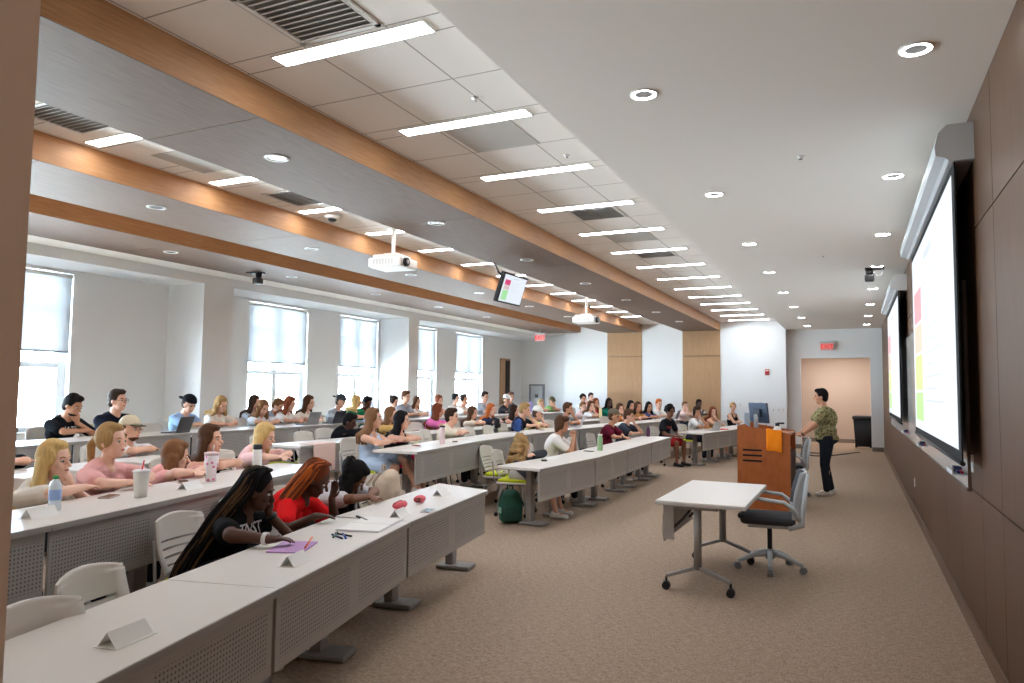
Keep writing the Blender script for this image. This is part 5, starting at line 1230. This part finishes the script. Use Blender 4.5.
bottle('soda_bottle', -3.7, 14.15, TA, 0.2, 0.034, mat('purple_soda', (90, 44, 84), 0.2), mat('purple_cap', (60, 60, 80), 0.4), 'dark purple drink bottle held by the boy in the grey tee', neck=0.45)
# laptops
def laptop(x, y, z, rz, lb, c, ang=1.9):
    t = empty('laptop', (x, y, z), rz, lb, 'laptop', None); m = mat('laptop_%d_%d_%d' % c, c, 0.35, metal=0.4)
    MB().box((0, 0, 0.008), (0.22, 0.32, 0.014), bev=0.004).build('base', m, t); MB().bb(-0.09, 0.05, -0.14, 0.14, 0.0152, 0.0165).build('keyboard', BLACKP, t)
    R_ = Matrix.Rotation(-(PI - ang) + 0.0, 3, 'Y'); d = V((math.cos(PI - ang), 0, math.sin(PI - ang)))
    MB().box(V((0.105, 0, 0.016)) + d * 0.105, (0.21, 0.32, 0.007), R_, bev=0.003).build('lid', m, t)
    n = V((-d.z, 0, d.x)); MB().box(V((0.105, 0, 0.016)) + d * 0.107 + n * 0.004, (0.19, 0.3, 0.001), R_).build('screen', mat('laptop_screen', (120, 135, 150), 0.2), t)
laptop(-8.2, 6.85, TD, 0.3, 'dark grey laptop open before the man with glasses', (84, 84, 88))
laptop(-8.27, 9.5, TD, 0.1, 'grey laptop open before the auburn woman, second window', (150, 152, 154))
laptop(-8.27, 10.15, TD, 0.1, 'black laptop open before the woman in cream top', (40, 38, 46))
laptop(-8.27, 11.0, TD, 0.1, 'pale blue laptop open before the backwards grey cap', (140, 176, 210))
laptop(-4.35, 19.15, TB, 0.0, 'grey laptop open before the red blond boy', (140, 142, 146))
laptop(-4.05, 20.9, TB, 0.0, 'black laptop open before the person in pale pink', (26, 28, 30))
laptop(-3.0, 17.2, TA, -0.4, 'silver laptop on the table before the white graphic tee', (208, 208, 212))
laptop(-4.98, 13.45, TB, 0.2, 'silver laptop beside the person in white cap', (190, 192, 196))
put(tag(MB().box((0, 0, 0.01), (0.2, 0.28, 0.02), bev=0.004).build('red_folder', mat('red_binder', (206, 70, 60), 0.5)), 'red folder beside the silver laptop', 'folder'), (-2.86, 17.75, TA), -0.3)
put(tag(MB().box((0, 0, 0.01), (0.24, 0.34, 0.02), bev=0.004).build('binder', mat('dark_binder', (52, 54, 60), 0.5)), 'flat dark binder at the end of the maroon polo table', 'binder'), (-3.6, 14.0 + 0.0, TA), 0.3) if False else None
# hanging pink paper, white papers
t = tag(MB().prism([(0.005, -0.2, 0.005), (0.012, -0.2, -0.34), (0.016, -0.2, -0.34), (0.009, -0.2, 0.009), (-0.25, -0.2, 0.009), (-0.25, -0.2, 0.005)], (0, 0, 0), (0, 0.42, 0)).build('hanging_paper', mat('pale_pink_paper', (232, 200, 188), 0.8)), 'pale pink paper hanging over the front of a third row table', 'paper')
put(t, (rowx('C', 7.42) + 0.004, 7.42, TB), 0.0)
for x, y, z, rz, lb in ((-3.65, 8.95, TA, 0.6, 'white paper sheet near the curly blonde'), (-5.12, 8.15, TB, 0.3, 'white paper sheet left of the pink bottle'), (-8.35, 11.7, TD, 0.2, 'white paper sheet before the green tee couple')):
    put(tag(MB().bb(-0.105, 0.105, -0.148, 0.148, 0, 0.0015).build('paper_sheet', PAPER), lb, 'paper'), (x, y, z), rz)
def backpack(x, y, z, rz, m, m2, lb, s=1.0, tilt=0.0):
    t = empty('backpack', (x, y, z), rz, lb, 'backpack')
    mb = MB(); mb.ell((0, 0, 0.2 * s), (0.12 * s, 0.16 * s, 0.2 * s)); mb.box((0, 0, 0.13 * s), (0.2 * s, 0.28 * s, 0.24 * s), bev=0.05 * s); mb.ell((0.02, 0, 0.33 * s), (0.09 * s, 0.12 * s, 0.09 * s))
    me = remesh(mb, 0.016, 4); me.materials.clear(); me.materials.append(m); b = link('bag_body', me, t)
    mb = MB(); mb.box((0.11 * s, 0, 0.13 * s), (0.07 * s, 0.22 * s, 0.18 * s), bev=0.03 * s); mb.build('front_pocket', m2, t, True)
    MB().tube([(-0.04, -0.04, 0.4 * s), (-0.05, -0.03, 0.45 * s), (-0.05, 0.03, 0.45 * s), (-0.04, 0.04, 0.4 * s)], 0.01).build('handle', m2, t)
    for q in (-1, 1): MB().tube([(-0.1 * s, q * 0.07, 0.38 * s), (-0.17 * s, q * 0.09, 0.28 * s), (-0.16 * s, q * 0.1, 0.14 * s), (-0.1 * s, q * 0.11, 0.06 * s)], 0.014).build('shoulder_strap', m2, t)
    return t
GRN = mat('forest_green_nylon', (36, 84, 68), 0.7, bump=(25, 0.5)); BLKN = mat('black_nylon', (24, 24, 28), 0.8)
_gb = backpack(-3.86, 8.16, 0, -0.9, GRN, mat('dark_green_nylon', (30, 70, 58), 0.7), 'forest green backpack standing on the carpet beside the front table end', 1.0)
MB().box((0.06, -0.145, 0.17), (0.09, 0.02, 0.07), bev=0.006).build('pale_patch', mat('pale_green_patch', (150, 196, 176), 0.7), _gb)
backpack(-3.9, 5.6, 0.48, 0.3, mat('tan_printed_canvas', (206, 186, 164), 0.85, noise=(9, 0.3)), mat('grey_tan_canvas', (180, 162, 146), 0.85, noise=(9, 0.3)), 'tan printed canvas bag on a chair at the front table end', 1.0)
backpack(-5.25, 11.35, TB, 0.4, mat('denim_blue_nylon', (44, 78, 140), 0.8, noise=(10, 0.4)), mat('navy_nylon', (34, 50, 96), 0.8), 'denim blue backpack lying on the second row table', 0.55)
backpack(-6.0, 12.05, TB, 0.2, BLKN, BLKN, 'small black bag on a third row table before the cream top', 0.45)
backpack(-6.45, 4.35, P1 + 0.46, 0.2, BLKN, BLKN, 'black bag beside the trucker cap man', 0.7) if False else None
backpack(-5.35, 7.0, P1, 0.4, BLKN, BLKN, 'black backpack on the floor by the woman in blue dress', 0.9)
backpack(-4.75, 4.86 + 0.2, P1 + 0.46, 0.3, BLKN, BLKN, 'black bag by the white insulated bottle', 0.5) if False else None

# ------------------------------------------------------------------ demonstration table at the front
r = empty('folding_table', (-1.155, 6.775, 0), 0, 'white flip top table on casters alone in the middle of the carpet', 'table')
MB().bb(-0.36, 0.36, -0.765, 0.765, 0.712, 0.742, 0, 0.006).build('tabletop', LAMINATE, r)
MB().bb(-0.361, 0.361, -0.766, 0.766, 0.708, 0.728).build('edge_band', mat('pale_edge_band', (196, 192, 186), 0.5), r)
for s in (-1, 1):
    y = s * 0.62 - 0.05; lg = MB(); lg.cyl((-0.03, y, 0.19), (-0.03, y, 0.71), 0.033, n=16); lo = lg.build('leg_post', STEEL, r)
    MB().box((-0.03, y, 0.69), (0.34, 0.07, 0.03), bev=0.008).build('top_bracket', STEEL, r)
    for e in (-1, 1):
        a = V((-0.03, y, 0.21)); b = V((-0.03 + e * 0.26, y + 0.0, 0.115)); d = (b - a); q = Matrix.Rotation(-math.atan2(d.z, d.x), 3, 'Y')
        f = MB(); f.box((a + b) / 2, (d.length, 0.055, 0.028), q, bev=0.006); fo = f.build('foot_arm', STEEL, r)
        c = MB(); c.cyl((b.x, y - 0.024, 0.033), (b.x, y - 0.006, 0.033), 0.033, n=16); c.cyl((b.x, y + 0.006, 0.033), (b.x, y + 0.024, 0.033), 0.033, n=16); c.box((b.x, y, 0.055), (0.045, 0.052, 0.03), bev=0.008); c.cyl((b.x, y, 0.06), (b.x, y, 0.11), 0.01)
        c.build('caster', BLACKP, fo)
mb = MB()
W2 = [(-0.30, 0.70), (-0.335, 0.6), (-0.34, 0.46), (-0.33, 0.38)]
for (xa, za), (xb, zb) in zip(W2[:-1], W2[1:]):
    mb.prism([(xa, -0.6, za), (xb, -0.6, zb), (xb + 0.006, -0.6, zb), (xa + 0.006, -0.6, za)], (0, 0, 0), (0, 1.2, 0))
mb.build('modesty_panel', PERF, r)
MB().bb(-0.33, -0.24, -0.606, -0.6, 0.40, 0.70).build('panel_end_flange', PERF, r)
MB().box((-0.15, 0, 0.66), (0.05, 1.1, 0.03)).build('cross_rail', STEEL, r)
for s in (-1, 1): MB().tube([(-0.33, s * 0.45, 0.42), (-0.2, s * 0.45, 0.55), (-0.1, s * 0.45, 0.68)], 0.012).build('panel_stay', mat('dark_stay', (60, 60, 62), 0.5), r)

# ------------------------------------------------------------------ swivel chairs
def swivel(x, y, yaw, lb, baserot=0.3):
    r = empty('swivel_chair', (x, y, 0), yaw, lb, 'office chair', 'light grey swivel chairs')
    mb = MB(); mb.box((0.02, 0, 0.475), (0.48, 0.47, 0.075), bev=0.035); mb.ell((0.17, 0, 0.478), (0.12, 0.22, 0.036)); mb.build('seat', DARKFAB, r, True)
    MB().box((0.0, 0, 0.425), (0.4, 0.36, 0.045), bev=0.018).build('seat_pan', GREYP, r)
    # back: frame + mesh
    bm = MB(); nx, nz = 9, 9
    def P(i, j, off):
        s = -1 + 2 * i / (nx - 1.0); v = j / (nz - 1.0); w = 0.225 * (1 - 0.18 * v * v)
        return V((-0.235 - 0.075 * v + 0.02 * math.sin(v * PI) + 0.05 * s * s - off, s * w, 0.50 + 0.42 * v))
    G = [[[bm.bm.verts.new(P(i, j, o)) for j in range(nz)] for i in range(nx)] for o in (0.0, 0.022)]
    for i in range(nx - 1):
        for j in range(nz - 1):
            for k in (0, 1):
                q = [G[k][i][j], G[k][i + 1][j], G[k][i + 1][j + 1], G[k][i][j + 1]]; f = bm.bm.faces.new(q); f.smooth = True
                f.material_index = 0 if k == 0 and j > 1 else 1
    for i in range(nx - 1):
        for j in (0, nz - 1): bm.bm.faces.new((G[0][i][j], G[0][i + 1][j], G[1][i + 1][j], G[1][i][j])).material_index = 1
    for j in range(nz - 1):
        for i in (0, nx - 1): bm.bm.faces.new((G[0][i][j], G[0][i][j + 1], G[1][i][j + 1], G[1][i][j])).material_index = 1
    bm.build('backrest', [DARKFAB, GREYP], r)
    for s in (-1, 1):
        MB().tube([(-0.16, s * 0.2, 0.42), (-0.27, s * 0.235, 0.46), (-0.275, s * 0.24, 0.56), (-0.325, s * 0.2, 0.92)], [0.026, 0.028, 0.022, 0.014], 10).build('back_upright', GREYP, r)
        MB().tube([(-0.25, s * 0.24, 0.50), (-0.2, s * 0.275, 0.60), (-0.12, s * 0.285, 0.66), (0.1, s * 0.28, 0.68), (0.2, s * 0.27, 0.685)], [0.022, 0.02, 0.018, 0.018, 0.014], 10).build('armrest', GREYP, r)
    MB().cyl((0, 0, 0.16), (0, 0, 0.41), 0.022, n=14).build('gas_lift', BLACKP, r); MB().cyl((0, 0, 0.1), (0, 0, 0.19), 0.042, 0.034, 16).build('hub', GREYP, r)
    for k in range(5):
        a = baserot + 2 * PI * k / 5; c, s = math.cos(a), math.sin(a)
        lg = MB().tube([(c * 0.03, s * 0.03, 0.15), (c * 0.14, s * 0.14, 0.135), (c * 0.29, s * 0.29, 0.075)], [0.03, 0.024, 0.018], 10).build('base_leg', GREYP, r)
        cs = MB(); n = V((-s, c, 0)); q = V((c * 0.30, s * 0.30, 0.03)); cs.cyl(q - n * 0.024, q - n * 0.005, 0.03, n=14); cs.cyl(q + n * 0.005, q + n * 0.024, 0.03, n=14); cs.box(q + V((0, 0, 0.025)), (0.045, 0.045, 0.02), bev=0.006)
        cs.build('caster', RUBBERG, lg)
swivel(-0.74, 7.24, PI + 0.12, 'light grey swivel chair with charcoal seat pushed to the front table')
swivel(-0.98, 12.45, PI + 0.1, 'light grey swivel chair standing at the lectern', 0.7)

# ------------------------------------------------------------------ lectern
r = empty('lectern', (-1.165, 11.3, 0), 0, 'cherry wood lectern with slots and a monitor on top, at the front of the room', 'lectern')
def LX(x0, x1, y0, y1, z0, z1, name, m=LECTW): return MB().bb(x0, x1, y0, y1, z0, z1, 0, 0.004).build(name, m, r)
mb = MB(); poly = [(-0.365, 0.0), (0.345, 0.0), (0.345, 1.07), (-0.04, 1.13), (-0.2, 1.15), (-0.26, 1.19), (-0.365, 1.16)]
mb.prism([(a, -0.5, b) for a, b in poly], (0, 0, 0), (0, 0.03, 0)); mb.build('side_panel', LECTW, r)
mb = MB(); mb.prism([(a, 0.47, b) for a, b in poly], (0, 0, 0), (0, 0.03, 0)); mb.build('side_panel', LECTW, r)
LX(-0.365, -0.335, -0.47, 0.47, 0, 1.16, 'front_panel')
LX(-0.335, 0.345, -0.47, 0.47, 0.05, 0.08, 'bottom_shelf'); LX(-0.335, 0.30, -0.47, 0.47, 0.80, 0.825, 'middle_shelf'); LX(-0.335, 0.345, -0.47, 0.47, 1.04, 1.065, 'top')
LX(0.30, 0.345, -0.47, 0.0, 0.08, 0.80, 'opening_shade', mat('lectern_opening_dark', (66, 36, 22), 0.5)); LX(0.30, 0.345, 0.005, 0.47, 0.08, 0.80, 'opening_shade', mat('lectern_opening_dark', (66, 36, 22), 0.5))  # dark sheets standing in for the shaded opening on this side
for k in range(3): MB().bb(-0.29, 0.0 - 0.03, -0.506, -0.5, 0.66 + k * 0.075, 0.685 + k * 0.075).build('vent_slot', mat('slot_black', (14, 12, 12), 0.8), r)
r = empty('computer_monitor', (-1.26, 11.05, 1.065), 0.75, 'dark blue grey monitor seen from behind on the lectern', 'monitor')
R_ = Matrix.Rotation(-0.12, 3, 'Y')
MB().box((0, 0, 0.28), (0.03, 0.42, 0.29), R_, bev=0.008).build('screen_housing', mat('monitor_back_blue_grey', (62, 74, 92), 0.35, metal=0.3), r)
MB().box((0.019, 0, 0.28), (0.002, 0.39, 0.26), R_).build('display', mat('laptop_screen', (120, 135, 150), 0.2), r)
MB().box((-0.03, 0.0, 0.28), (0.04, 0.16, 0.12), R_, bev=0.01).build('rear_cover', mat('monitor_cover_dark', (44, 52, 66), 0.4), r)
MB().box((-0.05, 0, 0.13), (0.035, 0.07, 0.26), bev=0.008).build('stand_neck', GREYP, r); MB().box((-0.01, 0, 0.008), (0.2, 0.26, 0.014), bev=0.005).build('stand_base', GREYP, r)
put(tag(MB().box((0, 0, 0.14), (0.08, 0.14, 0.27), bev=0.01).build('document_box', mat('pale_blue_grey_box', (160, 172, 186), 0.4)), 'pale upright device left of the lectern monitor', 'device'), (-1.42, 10.98, 1.066), 0.2)
r = empty('spray_bottle', (-1.0, 10.95, 1.066), 0.5, 'small white bottle with a black pump head on the lectern', 'bottle')
MB().lathe([(0.05, 0), (0.055, 0.01), (0.055, 0.06), (0.03, 0.1)], n=18).build('body', WHITEP, r, True); MB().box((0, 0, 0.12), (0.05, 0.05, 0.05), bev=0.01).build('head', BLACKP, r); MB().box((0.05, 0, 0.14), (0.1, 0.025, 0.025), bev=0.006).build('nozzle', BLACKP, r)
ORG = mat('orange_cloth', (255, 142, 8), 0.85, noise=(20, 0.05))
mb = MB()
pr = [(-0.10, 1.085), (-0.10, 1.075)]
xs = [-0.15 + k * 0.0 for k in range(1)]
G = []
for i in range(10):
    u = i / 9.0; x = 0.03 + u * 0.21; col = []
    for j in range(9):
        if j < 3: y, z = -0.40 - j * 0.056, 1.137 - 0.13 * max(0.0, (x + 0.04)) * 1.0 + 0.004 * math.sin(i)
        else: y, z = -0.514 - 0.004 * math.sin(i * 1.3 + j) - 0.002 * j * 0.3, 1.125 - 0.13 * max(0.0, (x + 0.04)) - (j - 3) * 0.057 - 0.004 * math.sin(i)
        col.append((x, y, z))
    G.append(col)
V2 = [[mb.bm.verts.new(p) for p in c] for c in G]; V3 = [[mb.bm.verts.new((p[0], p[1] - 0.003, p[2] + 0.003)) for p in c] for c in G]
for i in range(9):
    for j in range(8):
        mb.bm.faces.new((V2[i][j], V2[i + 1][j], V2[i + 1][j + 1], V2[i][j + 1])); mb.bm.faces.new((V3[i][j], V3[i][j + 1], V3[i + 1][j + 1], V3[i + 1][j]))
    for j in (0, 8): mb.bm.faces.new((V2[i][j], V2[i + 1][j], V3[i + 1][j], V3[i][j]))
for j in range(8):
    for i in (0, 9): mb.bm.faces.new((V2[i][j], V2[i][j + 1], V3[i][j + 1], V3[i][j]))
put(tag(mb.build('orange_cloth', ORG, None, True), 'bright orange cloth draped over the lectern edge', 'cloth'), (-1.165, 11.3, 0))

# ------------------------------------------------------------------ the lecturer
OLV = clothmat((122, 118, 82))
nt = OLV.node_tree; b_ = nt.nodes['Principled BSDF']; tcn = nt.nodes.new('ShaderNodeTexCoord'); n_ = nt.nodes.new('ShaderNodeTexVoronoi'); n_.inputs['Scale'].default_value = 26
nt.links.new(tcn.outputs['Object'], n_.inputs[0]); c_ = nt.nodes.new('ShaderNodeValToRGB'); c_.color_ramp.elements[0].color = srgb(58, 60, 38); c_.color_ramp.elements[1].color = srgb(150, 140, 100); c_.color_ramp.elements[0].position = 0.15; c_.color_ramp.elements[1].position = 0.6
nt.links.new(n_.outputs[0], c_.inputs[0]); nt.links.new(c_.outputs[0], b_.inputs['Base Color'])
L_, P_, A_ = person(dict(head=(-0.50, 12.80, 1.575), fz=0, yaw=PI + 0.12, hyaw=PI + 0.05, pitch=0.05, stand=True, male=True, stout=1.5, skin='tan', hair='short', hairc='black', topc=(122, 118, 82), bottom='long', botc=(38, 42, 50),
    L=('hand', (-0.80, 12.56, 0.94)), R=('hand', (-0.84, 12.82, 0.95)), watchL='b', vox=0.0105, torso=0.5, label='person in an olive patterned shirt and dark trousers standing behind the lectern, facing the audience'))
del L_['_P']
